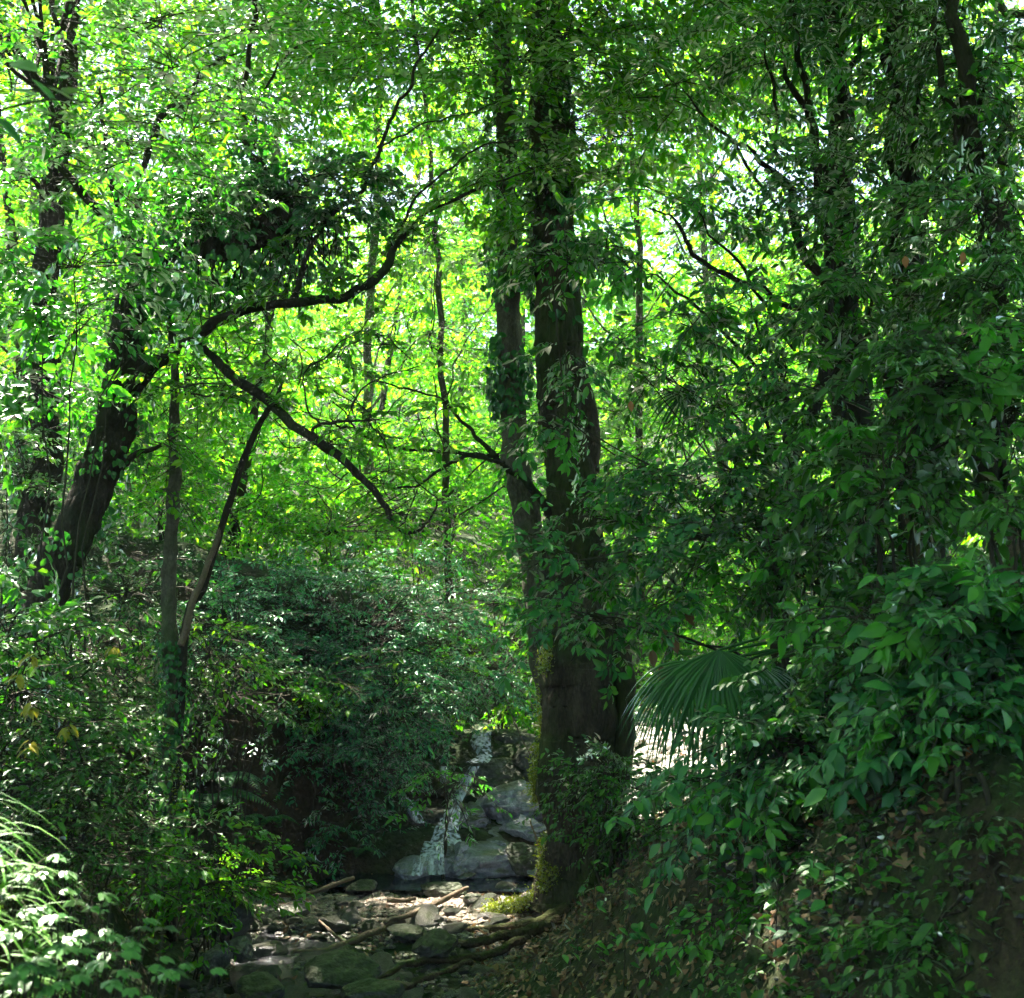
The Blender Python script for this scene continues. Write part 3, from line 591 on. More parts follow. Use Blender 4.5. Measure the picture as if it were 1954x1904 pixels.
# dead curved branch growing left from the trunk
V_ = []
limb(V_, [(1050, 985, 9.9), (1020, 930, 9.8), (990, 900, 9.75), (955, 872, 9.7), (920, 838, 9.7), (885, 795, 9.7), (840, 762, 9.7), (770, 745, 9.7), (700, 730, 9.7)], [20, 16, 14, 12, 9, 7, 5, 4, 3], seed=3)
limb(V_, [(955, 875, 9.7), (900, 880, 9.6), (850, 895, 9.6), (790, 925, 9.6), (740, 938, 9.6)], [9, 8, 7, 5, 3], seed=5)
limb(V_, [(960, 890, 9.7), (900, 872, 9.6), (800, 860, 9.5), (720, 840, 9.4), (680, 810, 9.4), (640, 770, 9.4)], [8, 8, 6, 5, 4, 3], seed=6)
mesh_obj('branch', *merge(V_), M_barkdark, main, True)
ivy_on(main, np.random.default_rng(2), pa[11:16], [.19, .17], 2600, GREEN_IVY, .085)
ivy_on(main, np.random.default_rng(3), pb[5:], [.17, .15], 2200, GREEN_IVY, .08)
rg2 = np.random.default_rng(21)
hang_leaves('crown', main, rg2, [
  (P(1080, 240, 9.6), (1.2, .8, .5), 34, .8), (P(1000, 110, 9.5), (1.8, 1.0, .4), 46, .9), (P(1200, 190, 9.6), (1.0, 1, .6), 26, .8),
  (P(1180, 330, 9.8), (.8, .8, .4), 12, .7), (P(850, 60, 9.6), (1.4, 1, .7), 60, .9), (P(1040, -150, 9.6), (3, 2.5, 1.2), 160, 1.0), (P(1400, -200, 9), (3, 2, 1.2), 140, 1.0), (P(950, 380, 10.4), (.6, .5, .5), 12, .6), (P(700, 40, 11.5), (1.5, 1, .35), 36, .9), (P(1330, 60, 11), (1.5, 1, .4), 34, .9), (P(780, 170, 12), (1.1, .8, .25), 16, .8), (P(1020, 330, 9.5), (.7, .4, .25), 14, .6), (P(1050, 420, 9.6), (.6, .4, .2), 9, .5), (P(1100, 60, 9.5), (1.2, .8, .4), 30, .8), (P(560, 110, 12), (1.1, .8, .25), 20, .8), (P(700, 200, 13), (1.2, .8, .25), 18, .8), (P(1180, 260, 12), (1.2, .8, .3), 22, .8), (P(1400, 180, 12), (1.4, .8, .35), 26, .8)],
  GREEN_MAPLE, twigs=7, leaves=6, ll=.085, lw=.6, kind='mid', droop=.15, fall=.2)

# ---- leaning ivy-clad tree on the left with its long limbs
TL = 8.6; bx = P(45, 1260, TL); bz = gz(bx[0], bx[1])
left = thing('leaning_tree', (bx[0], bx[1], bz), 'dark leaning tree on the left bank with long bare crooked limbs reaching over the stream', 'tree')
V_ = []
tp = [np.array([bx[0]-.1, bx[1], bz-.1])]+[P(*q) for q in [(60, 1220, TL), (110, 1080, TL), (170, 960, TL), (215, 850, TL), (232, 760, TL), (242, 660, TL), (262, 560, TL), (268, 490, TL-.1)]]
mesh_obj('trunk', *tube(tp, [.17, .16, .155, .15, .15, .145, .14, .13, .12], 160, 40, .026, 7, True, .03, 5, .06, .06), M_barkdark, left, True)
l1 = limb(V_, [(262, 520, TL), (300, 485, TL-.1), (370, 480, TL-.2), (440, 470, TL-.3), (500, 440, TL-.4), (560, 398, TL-.5)], [40, 46, 50, 56, 58, 52], 50, 18, .03, .02, 1)
limb(V_, [(530, 410, TL-.4), (522, 350, TL-.4), (500, 320, TL-.4), (474, 285, TL-.4), (464, 200, TL-.4), (474, 120, TL-.4), (486, 50, TL-.4), (490, -40, TL-.4), (495, -200, TL-.4)], [26, 16, 15, 14, 12, 11, 10, 9, 7], seed=2)
limb(V_, [(478, 280, TL-.4), (490, 220, TL-.4), (520, 160, TL-.4), (548, 110, TL-.4), (600, 70, TL-.4)], [7, 6, 5, 4, 3], seed=3)
limb(V_, [(290, 490, TL), (225, 430, TL-.2), (160, 380, TL-.4), (125, 330, TL-.6), (105, 270, TL-.8), (90, 180, TL-1)], [30, 24, 18, 14, 10, 6], seed=4)
limb(V_, [(245, 450, TL-.1), (225, 380, TL-.1), (205, 330, TL-.1), (198, 250, TL-.1), (190, 160, TL-.1)], [14, 12, 10, 8, 5], seed=5)
limb(V_, [(262, 480, TL), (262, 400, 8.8), (280, 300, 9.0), (310, 222, 9.2), (350, 205, 9.2), (400, 190, 9.2), (465, 182, 9.2)], [16, 15, 14, 14, 12, 9, 6], seed=6)
limb(V_, [(350, 205, 9.2), (370, 160, 9.2), (400, 130, 9.2), (450, 95, 9.2)], [9, 8, 7, 4], seed=6)
limb(V_, [(235, 770, TL), (262, 740, TL-.1), (300, 700, TL-.2), (345, 665, TL-.3), (385, 640, TL-.4), (440, 604, TL-.5), (520, 580, TL-.6), (600, 574, TL-.6), (660, 568, TL-.6), (705, 548, TL-.6), (738, 505, TL-.6), (750, 475, TL-.6), (790, 432, TL-.6), (860, 388, TL-.6), (950, 345, TL-.5), (1050, 310, TL-.4)], [40, 34, 28, 25, 22, 20, 19, 18, 18, 18, 18, 14, 9, 7, 5, 3], 110, 12, .03, .006, 7)
limb(V_, [(748, 478, TL-.6), (765, 430, TL-.6), (800, 370, TL-.6), (850, 315, TL-.6), (910, 280, TL-.6), (1000, 255, TL-.6)], [8, 6, 5, 5, 4, 3], seed=8)
limb(V_, [(556, 578, TL-.6), (562, 545, TL-.6), (575, 500, TL-.6), (600, 462, TL-.6), (640, 420, TL-.6), (690, 365, TL-.6), (720, 290, TL-.6), (760, 205, TL-.6), (800, 130, TL-.6), (835, 60, TL-.6)], [17, 14, 12, 9, 8, 8, 8, 7, 6, 4], seed=9)
limb(V_, [(722, 285, TL-.6), (780, 245, TL-.6), (860, 220, TL-.6), (950, 195, TL-.6)], [5, 4, 3, 2], seed=10)
limb(V_, [(375, 650, TL-.4), (400, 680, TL-.4), (440, 712, TL-.5), (500, 758, TL-.6), (560, 800, TL-.7), (620, 850, TL-.8), (680, 900, TL-.8), (715, 935, TL-.8), (735, 965, TL-.8), (755, 1008, TL-.8)], [14, 17, 20, 20, 18, 17, 15, 15, 13, 9], 70, 12, .03, .004, 11)
limb(V_, [(755, 1005, TL-.8), (775, 1012, TL-.8), (795, 1005, TL-.8), (812, 985, TL-.8), (820, 955, TL-.8), (810, 935, TL-.8), (780, 905, TL-.8)], [7, 7, 6, 5, 4, 3, 2], seed=12)
limb(V_, [(490, 752, TL-.6), (450, 750, TL-.5), (420, 748, TL-.5), (380, 752, TL-.5), (300, 745, TL-.5)], [7, 6, 5, 4, 2], seed=13)
limb(V_, [(605, 838, TL-.8), (595, 820, TL-.8), (640, 808, TL-.8), (700, 802, TL-.8), (740, 800, TL-.8)], [7, 6, 6, 4, 2], seed=14)
limb(V_, [(610, 812, TL-.8), (590, 770, TL-.8), (600, 710, TL-.8), (650, 660, TL-.8), (700, 610, TL-.8)], [4, 4, 3, 3, 2], seed=15)
limb(V_, [(670, 800, TL-.8), (680, 760, TL-.8), (730, 720, TL-.8), (800, 690, TL-.8)], [4, 4, 3, 2], seed=16)
limb(V_, [(235, 890, TL), (262, 872, TL-.1), (300, 855, TL-.2), (340, 835, TL-.2)], [16, 12, 8, 4], seed=17)
r5 = np.random.default_rng(8)
for k in range(46):      # the fine bare twigs hanging under the ivy limb
    x0 = r5.uniform(380, 660); y0 = 470-(x0-400)*.25+r5.uniform(-10, 40); L_ = r5.uniform(50, 170); s_ = r5.normal(0, 40)
    limb(V_, [(x0, y0, TL-.4), (x0+s_*.4+r5.normal(0, 8), y0+L_*.4, TL-.4+r5.normal(0, .1)), (x0+s_+r5.normal(0, 10), y0+L_, TL-.4+r5.normal(0, .2))], [4, 3, 1.5], 8, 5, .02, 0, k)
for k in range(40):
    x0 = r5.uniform(480, 800); y0 = r5.uniform(640, 960); a_ = r5.uniform(0, 6.3); L_ = r5.uniform(50, 130)
    limb(V_, [(x0, y0, TL-.7), (x0+math.cos(a_)*L_*.5, y0+math.sin(a_)*L_*.5+8, TL-.7), (x0+math.cos(a_+.4)*L_, y0+math.sin(a_+.4)*L_, TL-.7)], [3, 2.2, 1.2], 8, 5, .03, 0, k+60)
mesh_obj('branch', *merge(V_), M_barkdark, left, True)
ivy_on(left, np.random.default_rng(4), l1, [.2, .25, .32], 1900, GREEN_IVY, .065, spread=2.0)
ivy_on(left, np.random.default_rng(5), tp[1:], [.23, .17], 1500, GREEN_IVY, .055, spread=1.3)
r6 = np.random.default_rng(31)
hang_leaves('crown', left, np.random.default_rng(32), [(P(80, 90, 11), (1.3, .9, .25), 26, .85), (P(300, 50, 11.5), (1.5, .9, .25), 28, .85), (P(190, 210, 11), (1.1, .8, .2), 20, .8), (P(450, 120, 11), (1.0, .8, .2), 16, .8), (P(620, 200, 12), (.9, .7, .18), 10, .7), (P(60, 400, 11), (.9, .8, .3), 16, .7), (P(240, 350, 11), (.9, .8, .2), 12, .7), (P(420, 240, 11), (.7, .6, .15), 12, .7), (P(560, 60, 12.5), (1.3, .8, .25), 20, .8), (P(560, 240, 13), (1.0, .7, .2), 14, .7)],
  GREEN_MAPLE, twigs=7, leaves=6, ll=.085, lw=.6, kind='mid', droop=.12, tilt=.18, fall=.15)
hang_leaves('limb_leaves', left, np.random.default_rng(34), [(P(x_, y_, TL-.6), (.22, .2, .10), n_, .32) for x_, y_, n_ in [(440, 600, 4), (540, 570, 5), (640, 560, 5), (705, 540, 5), (750, 470, 5), (800, 420, 5), (880, 375, 6), (960, 340, 6), (460, 730, 4), (540, 790, 4), (620, 850, 5), (700, 920, 6), (760, 980, 6), (800, 800, 7), (700, 800, 6), (560, 520, 4), (620, 440, 5), (700, 340, 5), (480, 200, 4), (470, 280, 4), (350, 740, 5), (420, 745, 4), (650, 680, 5), (720, 640, 5), (320, 830, 5)]],
  GREEN_MAPLE, twigs=5, leaves=5, ll=.055, lw=.6, kind='mid', droop=.25)
hang_leaves('crown', left, r6, [
  (P(470, 370, TL-.4), (.8, .45, .24), 34, .45), (P(560, 350, TL-.5), (.75, .4, .22), 28, .45), (P(400, 420, TL-.4), (.8, .4, .2), 26, .42), (P(640, 400, TL-.4), (.4, .3, .25), 16, .4)],
  GREEN_IVY, twigs=6, leaves=6, ll=.062, lw=.75, kind='mid', droop=.3)
hang_leaves('crown', left, r6, [
  (P(120, 170, 7.0), (1.0, .7, .18), 15, .8), (P(330, 130, 7.4), (1.0, .7, .2), 14, .8), (P(240, 270, 7.0), (.8, .6, .10), 10, .7), (P(370, 245, 7.2), (.5, .5, .08), 7, .65),
  (P(100, 340, 7.0), (.6, .5, .1), 7, .7), (P(300, 40, 7.6), (1.3, .8, .2), 14, .8), (P(60, 60, 7.0), (.8, .5, .2), 9, .8)],
  GREEN_GLINT, twigs=8, leaves=7, ll=.066, lw=.6, kind='mid', droop=.12, jit=.28, tilt=.15, fall=.12)

# ---- sapling and leaning pole on the left
b0 = P(318, 1600, 8.9); b0[2] = gz(b0[0], b0[1])
sap = thing('sapling', b0, 'slim upright mossy sapling growing on the left bank beside the stream', 'tree')
mesh_obj('trunk', *tube([b0-np.array([0, 0, .15])]+[P(*q) for q in [(318, 1480, 8.9), (332, 1350, 8.9), (326, 1240, 8.9), (322, 1120, 8.9), (328, 1000, 8.9), (334, 900, 8.9), (332, 800, 8.9), (330, 700, 8.9), (322, 560, 8.9)]], [.11, .085, .07, .066, .06, .056, .05, .045, .04, .02], 80, 14, .008, 10, True, .015, 2), M_barklight, sap, True)
ivy_on(sap, np.random.default_rng(6), [P(320, 1620, 8.85), P(322, 1480, 8.85), P(334, 1350, 8.85), P(326, 1220, 8.85)], [.09, .07], 900, GREEN_IVY, .05, spread=1.6)
moss_tufts([P(332, 1420, 8.8), P(340, 1500, 8.8), P(335, 1560, 8.8)], 0, 800, sap, .02)
hang_leaves('crown', sap, np.random.default_rng(33), [(P(360, 720, 8.9), (.5, .6, .6), 26, .45), (P(335, 850, 8.9), (.4, .4, .5), 18, .4)], GREEN_MAPLE, twigs=6, leaves=5, ll=.06, lw=.6, droop=.2)
b1 = P(352, 1250, 8.8); b1[2] = gz(b1[0], b1[1])
pole = thing('leaning_pole_tree', b1, 'thin bare stem slanting up to the right from behind the mossy sapling', 'tree')
mesh_obj('trunk', *tube([b1, P(352, 1230, 8.8), P(385, 1120, 8.8), P(425, 1000, 8.8), P(460, 890, 8.8), (P(500, 800, 8.8)), P(522, 760, 8.8), P(540, 725, 8.8)], [.036, .034, .032, .03, .028, .024, .02, .012], 50, 10, .004, 10, True, .015, 3), M_barkdark, pole, True)
mesh_obj('trunk', *tube([P(345, 1230, 8.7), P(365, 1165, 8.7), P(395, 1080, 8.75), P(430, 985, 8.8)], [.03, .028, .025, .02], 24, 8, 0, 10, True, .015, 6), M_stick, pole, True)
r7 = np.random.default_rng(71)
hang_leaves('crown', pole, r7, [(P(545, 700, 8.8), (.3, .3, .25), 10, .4)], GREEN_MAPLE, twigs=5, leaves=5, ll=.06, lw=.6)

# ---- high crowns of these two trees, above the frame, that shade the glen
CANK = dict(twigs=5, leaves=5, ll=.17, lw=.62, kind='far', droop=.1, jit=.3, stems=False, tilt=.2)
def canopy_pads(rng, x0, x1, y0, y1, n, cnt=17):
    out = []
    for k in range(n):
        x = rng.uniform(x0, x1); y = rng.uniform(y0, y1); out.append(((x, y, 3.9+.70*y+rng.uniform(0, 2.4)), (1.5, 1.5, .35), cnt, 1.25))
    return out
for own, sd, rx0, rx1, ry1, nn_, p_top, w_ in ((main, 41, -4.0, 3.0, 15.0, 80, pa[-1], .13), (left, 43, -9.5, -3.5, 14, 44, P(90, 180, TL-1), .03)):
    pads_ = canopy_pads(np.random.default_rng(sd+1), rx0, rx1, 4.5, ry1, nn_)
    hang_leaves('crown', own, np.random.default_rng(sd), pads_, GREEN_MAPLE, **CANK)
    V_ = [tube([p_top, (p_top+np.array(p[0]))/2+np.array([0, 0, .8]), np.array(p[0])], [w_*.6, w_*.35, .02], 14, 6, 0, 5, False, .1, k) for k, p in enumerate(pads_[::4])]
    mesh_obj('branch', *merge(V_), M_barkdark, own, True)

# ---- generic whole trees (trunk, limbs, crown)
def gen_tree(name, x, y, h, r, pads, leafmat, label, seed, bark=M_bark, group=None, lean=(0, 0), tk=None, sides=12, cat='tree', cull=True):
    z0 = gz(x, y); t = thing(name, (x, y, z0), label, cat, group); rg_ = np.random.default_rng(seed)
    top = np.array([x+lean[0], y+lean[1], z0+h]); pts = [np.array([x, y, z0-.2]), np.array([x, y, z0+.3])]
    for k in (.25, .5, .75): pts.append(np.array([x, y, z0])*(1-k)+top*k+rg_.normal(0, .12, 3)*np.array([1, 1, 0]))
    pts.append(top)
    mesh_obj('trunk', *tube(pts, [r*1.5, r*1.1, r*.9, r*.75, r*.5, r*.15], 40, sides, r*.08, 5, True, .05, seed, .05), bark, t, True)
    V_ = []
    for c_, rad, cnt, ln in pads[:14]:
        c_ = np.asarray(c_, float); hh = np.clip((c_[2]-z0)/h-.12, .1, .92); a = np.array([x, y, z0])*(1-hh)+top*hh
        mid = (a+c_)/2+np.array([0, 0, .15*np.linalg.norm(c_-a)*.5]); V_.append(tube([a, mid, c_], [r*.32*(1.15-hh), r*.2, r*.05], 12, 6, 0, 5, False, .08, seed))
    if V_: mesh_obj('branch', *merge(V_), bark, t, True)
    kw = dict(tk or {}); hang_leaves('crown', t, rg_, pads, leafmat, cull=cull, **kw)
    return t
FARK = dict(twigs=6, leaves=5, ll=.13, lw=.62, kind='far', droop=.15, jit=.35, sr=.006, fall=.25, tilt=.22)
G_B = 'sunlit trees of the wood behind the waterfall'
rb = np.random.default_rng(99)
far = [  # x, y, h, r, colour word
 (-9.5, 17, 15, .22), (-6.6, 19, 16, .2), (-4.2, 16.2, 14, .14), (-2.6, 20.5, 18, .2), (-1.0, 17.5, 15, .12), (.4, 23, 18, .22), (2.2, 19.5, 17, .16), (4.3, 22.5, 18, .2),
 (6.0, 18.5, 16, .2), (8.8, 21.5, 17, .24), (-11.5, 23, 15, .2), (-7.5, 26, 14, .2), (-3.6, 27, 14, .18), (1.0, 30, 13, .2), (5.5, 29, 13, .2), (10.5, 28, 14, .2), (-13.5, 30, 14, .2), (13, 24, 15, .2), (-1.8, 34, 13, .2), (4, 37, 13, .2), (-9, 36, 13, .2), (11, 37, 13, .2), (-6.4, 14.2, 13, .15), (-9.4, 13.6, 13, .15), (7.5, 14.5, 13, .16)]
FARLAB = ['broad sunlit tree behind the leaning left tree, its leaves glowing yellow green', 'tall sunlit tree behind the crooked limbs at the upper left', 'slender sunlit tree beyond the mossy sapling',
 'thin pale trunk and bright layered crown seen between the crooked limb and the pole', 'small bright maple just behind the overhanging shrub', 'sunlit tree straight behind the twin trunks', 'bright young tree right behind the main trunk',
 'yellow green tree seen in the gap right of the twin trunks', 'sunlit tree behind the fan palm', 'leafy tree glimpsed through the right hand shrubs']
for k, (x, y, h, r) in enumerate(far):
    if y > 25: h = .58*y+1.5
    pads = []; z0 = gz(x, y); npad = 15 if y < 24 else 13
    for q in range(npad):
        hh = .10+.85*(q+.5)/npad; rr = (1.15-hh*.55)*rb.uniform(1.2, 2.6); a = rb.uniform(0, 6.3)
        if z0+h*hh > CAM_Z+.64*y+.5 and rb.random() < .92: continue
        pads.append(((x+math.cos(a)*rr, y+math.sin(a)*rr*.8, z0+h*hh+rb.normal(0, .2)), (rb.uniform(1.2, 1.9), rb.uniform(1.0, 1.6), rb.uniform(.22, .5)), int(rb.uniform(15, 23)), 1.1))
    gen_tree('broadleaf_tree', x, y, h, r*.5, pads, [GREEN_FAR, GREEN_FAR, GREEN_MAPLE, GREEN_FAR, GREEN_DULL][k % 5], FARLAB[k] if k < len(FARLAB) else 'hazy bright green tree deep in the wood beyond the waterfall', 200+k, M_barklight if k % 2 else M_bark, G_B, (rb.normal(0, 1.4), rb.normal(0, .6)), FARK)

# hillside wood far behind (one mass)
rf = np.random.default_rng(55); padsf = []
for k in range(380):
    y = rf.uniform(30, 62); x = rf.uniform(-.62, .62)*y; zt = gz(x, y); zm = min(CAM_Z+.46*y, zt+11)
    z = rf.uniform(zt+.5, max(zt+1.5, zm)); padsf.append(((x, y, z), (2.2, 1.8, .5), 9, 1.8))
(lv_, st_) = foliage(rf, *pad_sprays(rf, padsf, .5, .3), twigs=5, leaves=5, ll=.30, lw=.65, kind='far', droop=.15, stems=False)
tag(mesh_obj('far_wood', lv_[0], lv_[1], GREEN_FAR), 'far off sunlit wood covering the hillside', 'wood', kind='stuff')

# understorey bushes beyond the water, sunlit
def bush(name, c, rad, n, mat, label, seed, ll=.07, group=None, twigs=6, leaves=5, kind='mid', ln=.5, lw=.5, cat='shrub', cull=True, droop=.3, tilt=.45, stemsn=7, jit=.4, extra=None, out=.55, fall=.3, root=None, sw=.010, young=0):
    c = np.asarray(c, float); rx_, ry_ = root if root else (c[0], c[1]); g = gz(rx_, ry_); t = thing(name, (rx_, ry_, g), label, cat, group); r_ = np.random.default_rng(seed)
    V_ = []
    for k in range(stemsn):
        a = r_.uniform(0, 6.3); q = c+np.array([math.cos(a)*rad[0]*.6, math.sin(a)*rad[1]*.6, r_.uniform(-.2, .5)*rad[2]])
        b = np.array([rx_+math.cos(a)*.1, ry_+math.sin(a)*.1, g-.05]); m_ = b*.45+q*.55; m_[:2] = b[:2]*.75+q[:2]*.25; V_.append(tube([b, m_+np.array([0, 0, .1*rad[2]]), q], [sw*1.3, sw, .004], 14, 6, 0, 5, False, .06, seed+k))
    mesh_obj('stem', *merge(V_), M_twig, t, True)
    pads = [(c, rad, n, ln)]+[(np.asarray(p), r2, m, ln) for p, r2, m in (extra or [])]
    hang_leaves('foliage', t, r_, pads, mat, twigs=twigs, leaves=leaves, ll=ll, lw=lw, kind=kind, droop=droop, tilt=tilt, cull=cull, jit=jit, out=out, fall=fall, young=young)
    return t
G_U = 'understorey bushes beyond the waterfall'
BL = ['bright bush in the sun at the back left, behind the slanting pole', 'light green bush above the overhanging shrub', 'yellow tinged bush left of the twin trunks at the head of the cascade', 'sunlit low bush directly above the top fall', 'bright bush behind the clearing right of the trunk', 'bushy sapling at the back of the sunlit clearing', 'sunlit shrub at the far right behind the palm', 'bright bush behind the mossy sapling', 'leafy bush far back between pole and crooked limb']
for k, (x, y, d, rx, rz) in enumerate([(480, 960, 16, 1.5, 1.1), (640, 1010, 15.5, 1.6, .9), (960, 1150, 15, 1.1, .9), (950, 1280, 14.2, .9, .55), (1290, 1180, 20, 1.8, 1.3), (1250, 1320, 18.5, 1.2, .6), (1500, 1200, 16, 1.6, 1.2), (330, 930, 14, 1.2, 1.3), (800, 980, 18, 2, 1.3)]):
    bush('understorey_bush', P(x, y, d), (rx, rx*.8, rz), int(90*rx), GREEN_FAR, BL[k], 300+k, .085, G_U, kind='far', ln=.6, lw=.6)

# the big shrub overhanging the water, sky light painted into its leaves
bush('overhanging_shrub', P(680, 1200, 12.8), (2.0, .9, .95), 420, GREEN_SKY_TINT, 'large dense evergreen shrub, sky light in its blue green colour, hanging over the dark bank left of the waterfall', 401, .055, None, 7, 6, 'mid', .45, .42, droop=.35, stemsn=12,
     extra=[(P(560, 1330, 12.2), (.9, .7, .6), 80), (P(740, 1330, 12.0), (.7, .6, .5), 80), (P(830, 1290, 12.4), (.6, .6, .3), 40), (P(730, 1450, 11.8), (.35, .35, .35), 34), (P(480, 1200, 12.5), (1.0, .8, .6), 70), (P(580, 1500, 11.7), (.7, .25, .35), 26), (P(650, 1570, 11.5), (.5, .2, .25), 14), (P(490, 1450, 11.6), (.5, .3, .3), 20), (P(660, 1420, 12.0), (.6, .5, .45), 60), (P(950, 1300, 12.8), (.45, .5, .16), 16)])
bush('drooping_bush', P(850, 1500, 11.2), (.22, .2, .26), 13, GREEN_YOUNG, 'fresh green spray hanging down in front of the main fall', 402, .06, None, 5, 5, 'mid', .35, .45, droop=.6, stemsn=2)
bush('bright_bush', P(620, 1290, 11.6), (.8, .4, .25), 24, GREEN_MAPLE, 'brighter green leafy sprays on the face of the big evergreen shrub', 403, .06, None, 6, 5, 'mid', .4, .5, stemsn=3)

# left bank growth
G_L = 'bushes of the left bank'
LB = [
 (40, 720, 8.0, .5, .3, 24, GREEN_GLINT, 'glinting whitish green layered bush beside the left frame edge', .08),
 (150, 600, 7.6, .6, .15, 16, GREEN_GLINT, 'flat glinting spray of leaves in front of the leaning trunk', .08),
 (140, 510, 7.4, .8, .14, 24, GREEN_GLINT, 'pale glossy leaf layer left of the ivy covered limb', .085),
 (50, 930, 9.4, .6, .7, 50, GREEN_SHRUB, 'dark speckled bush left of the leaning trunk', .06),
 (240, 1130, 9.9, .7, .4, 46, GREEN_SHRUB, 'grey green bush between the leaning trunk and the sapling', .06),
 (15, 1210, 7.0, .4, .3, 26, GREEN_SHRUB, 'mid green bush at the foot of the leaning tree', .075),
 (140, 1290, 7.8, .4, .3, 26, GREEN_MAPLE, 'leafy bush just right of the leaning tree foot', .065),
 (30, 1330, 6.2, .5, .4, 34, GREEN_SHRUB, 'dark bush with big leaves low at the left frame edge', .085),
 (110, 1390, 7.2, .4, .25, 30, GREEN_DARK, 'dark green bush left of the sapling foot', .06),
 (70, 1490, 6.0, .55, .35, 44, GREEN_DARK, 'shadowed bush above the foreground grass', .07),
 (120, 1530, 6.9, .4, .22, 26, GREEN_DARK, 'shadowed low bush on the bank left of the sapling', .06),
 (450, 1200, 11.0, .6, .6, 46, GREEN_SKY_TINT, 'fine leaved bush between sapling and overhanging shrub', .05),
 (440, 1330, 10.2, .7, .4, 40, GREEN_DARK, 'dark bush behind the ferns', .06),
 (400, 1250, 9.6, .45, .45, 26, GREEN_MAPLE, 'small bright bush at the base of the slanting pole', .06),
 (150, 1620, 5.8, .5, .2, 30, GREEN_DARK, 'dark creeping bush at the top of the left bank', .06),
 (410, 1620, 8.2, .4, .2, 26, GREEN_MAPLE, 'bright low bush at the edge of the stream bed', .06),
 (390, 1690, 7.9, .35, .15, 24, GREEN_MAPLE, 'sunlit low bush touching the round mossy boulder', .055)]
for k, (x, y, d, rx, rz, n_, mat, lab, ll) in enumerate(LB):
    if y > 1250 and x < 200: ll = ll*.68; n_ = n_*1.3; mat = GREEN_DARK
    bush('bank_bush', P(x, y, d), (rx, rx*.7, rz), int(n_*1.15), mat, lab, 500+k, ll, G_L, stemsn=2 if y < 1000 else 5, sw=.007, ln=.42, lw=.6 if ll > .07 else .5, fall=.25)

# ---- right side: tall dark trees with hanging leafy branches
NEARK = dict(twigs=8, leaves=6, ll=.076, lw=.46, kind='mid', droop=.35, jit=.45, sr=.004, fall=.45, tilt=.45, young=.13)
def rpads(lst): return [(P(x, y, d), (M(rx, d), M(rx, d)*.6, M(ry, d)), n, ln) for x, y, d, rx, ry, n, ln in lst]
def place_tree(name, x, w, d, mat, label, seed, pads, leafmat, tk, ytop=-300, lean=(0, 0), group=None, ivy=0):
    """trunk seen at column x"""
    q = P(x, 900, d); x0, y0 = q[0]-lean[0]*.4, q[1]
    h = P(x, ytop, d)[2]-gz(x0, y0)
    t = gen_tree(name, x0, y0, h, M(w, d)/1.6, pads, leafmat, label, seed, mat, group, lean, tk, sides=18)
    if ivy:
        ivy_on(t, np.random.default_rng(seed), [np.array([x0, y0, gz(x0, y0)]), np.array([x0+lean[0], y0+lean[1], gz(x0, y0)+h])], [M(w, d)/1.7, M(w, d)/2.4], ivy, GREEN_IVY, .07, spread=1.5)
    return t
G_R = 'dark leaved trees of the right bank'
place_tree('tall_tree', 1610, 70, 9.5, M_barkdark, 'thick dark ivy hung trunk rising at the upper right, left of its twin', 601, rpads([
  (1500, 120, 8.6, 150, 80, 12, .7), (1620, 300, 8.4, 150, 70, 14, .7), (1420, 260, 8.4, 120, 60, 9, .65), (1650, 60, 8.8, 150, 50, 17, .7), (1540, 440, 8.0, 130, 50, 12, .6), (1560, -150, 9, 250, 120, 60, .8)]), GREEN_SHRUB, NEARK, ivy=1800, group=G_R)
place_tree('tall_tree', 1735, 74, 9.0, M_barkdark, 'dark trunk at the upper right, right of the ivy hung trunk', 602, rpads([
  (1750, 180, 7.8, 130, 80, 26, .65), (1780, 40, 8.0, 160, 60, 26, .65), (1900, 120, 7.2, 100, 80, 20, .6), (1720, 380, 7.6, 160, 90, 28, .6), (1650, 560, 7.2, 160, 90, 30, .55), (1750, -150, 8.5, 250, 120, 50, .8)]), GREEN_DARK, NEARK, ivy=1500, group=G_R)
place_tree('tall_tree', 1935, 50, 7.0, M_barkdark, 'dark trunk at the upper right corner', 603, rpads([
  (1880, 400, 6.4, 130, 90, 24, .55), (1900, 560, 6.2, 130, 80, 26, .55), (1850, 680, 6.0, 130, 70, 24, .5), (1900, -150, 7.5, 250, 120, 50, .8), (1930, 250, 6.8, 60, 80, 16, .5)]), GREEN_DARK, NEARK, ivy=600, group=G_R)
t_ = place_tree('slim_tree', 1515, 26, 8.8, M_barkdark, 'slim dark trunk with a long drooping branch, left of the two dark trunks', 604, rpads([
  (1330, 380, 7.8, 110, 40, 8, .55), (1190, 500, 7.6, 120, 30, 8, .45), (1420, 560, 7.6, 100, 40, 9, .5), (1300, 600, 7.4, 110, 30, 5, .5), (1500, 700, 7.4, 120, 60, 13, .5), (1290, 160, 8.2, 120, 50, 8, .6), (1450, 60, 8.4, 120, 60, 12, .6)]), GREEN_SHRUB, NEARK, ytop=-100, group=G_R)
V_ = []; limb(V_, [(1520, 580, 8.7), (1480, 562, 8.5), (1430, 548, 8.3), (1390, 530, 8.2), (1345, 490, 8.1), (1310, 440, 8.0), (1285, 420, 8.0), (1230, 400, 8.0)], [14, 12, 12, 11, 10, 8, 5, 3], seed=2)
limb(V_, [(1790, 30, 7.2), (1800, 150, 7.1), (1815, 250, 7.0), (1835, 330, 6.9), (1862, 400, 6.8)], [10, 14, 18, 16, 20], seed=3)
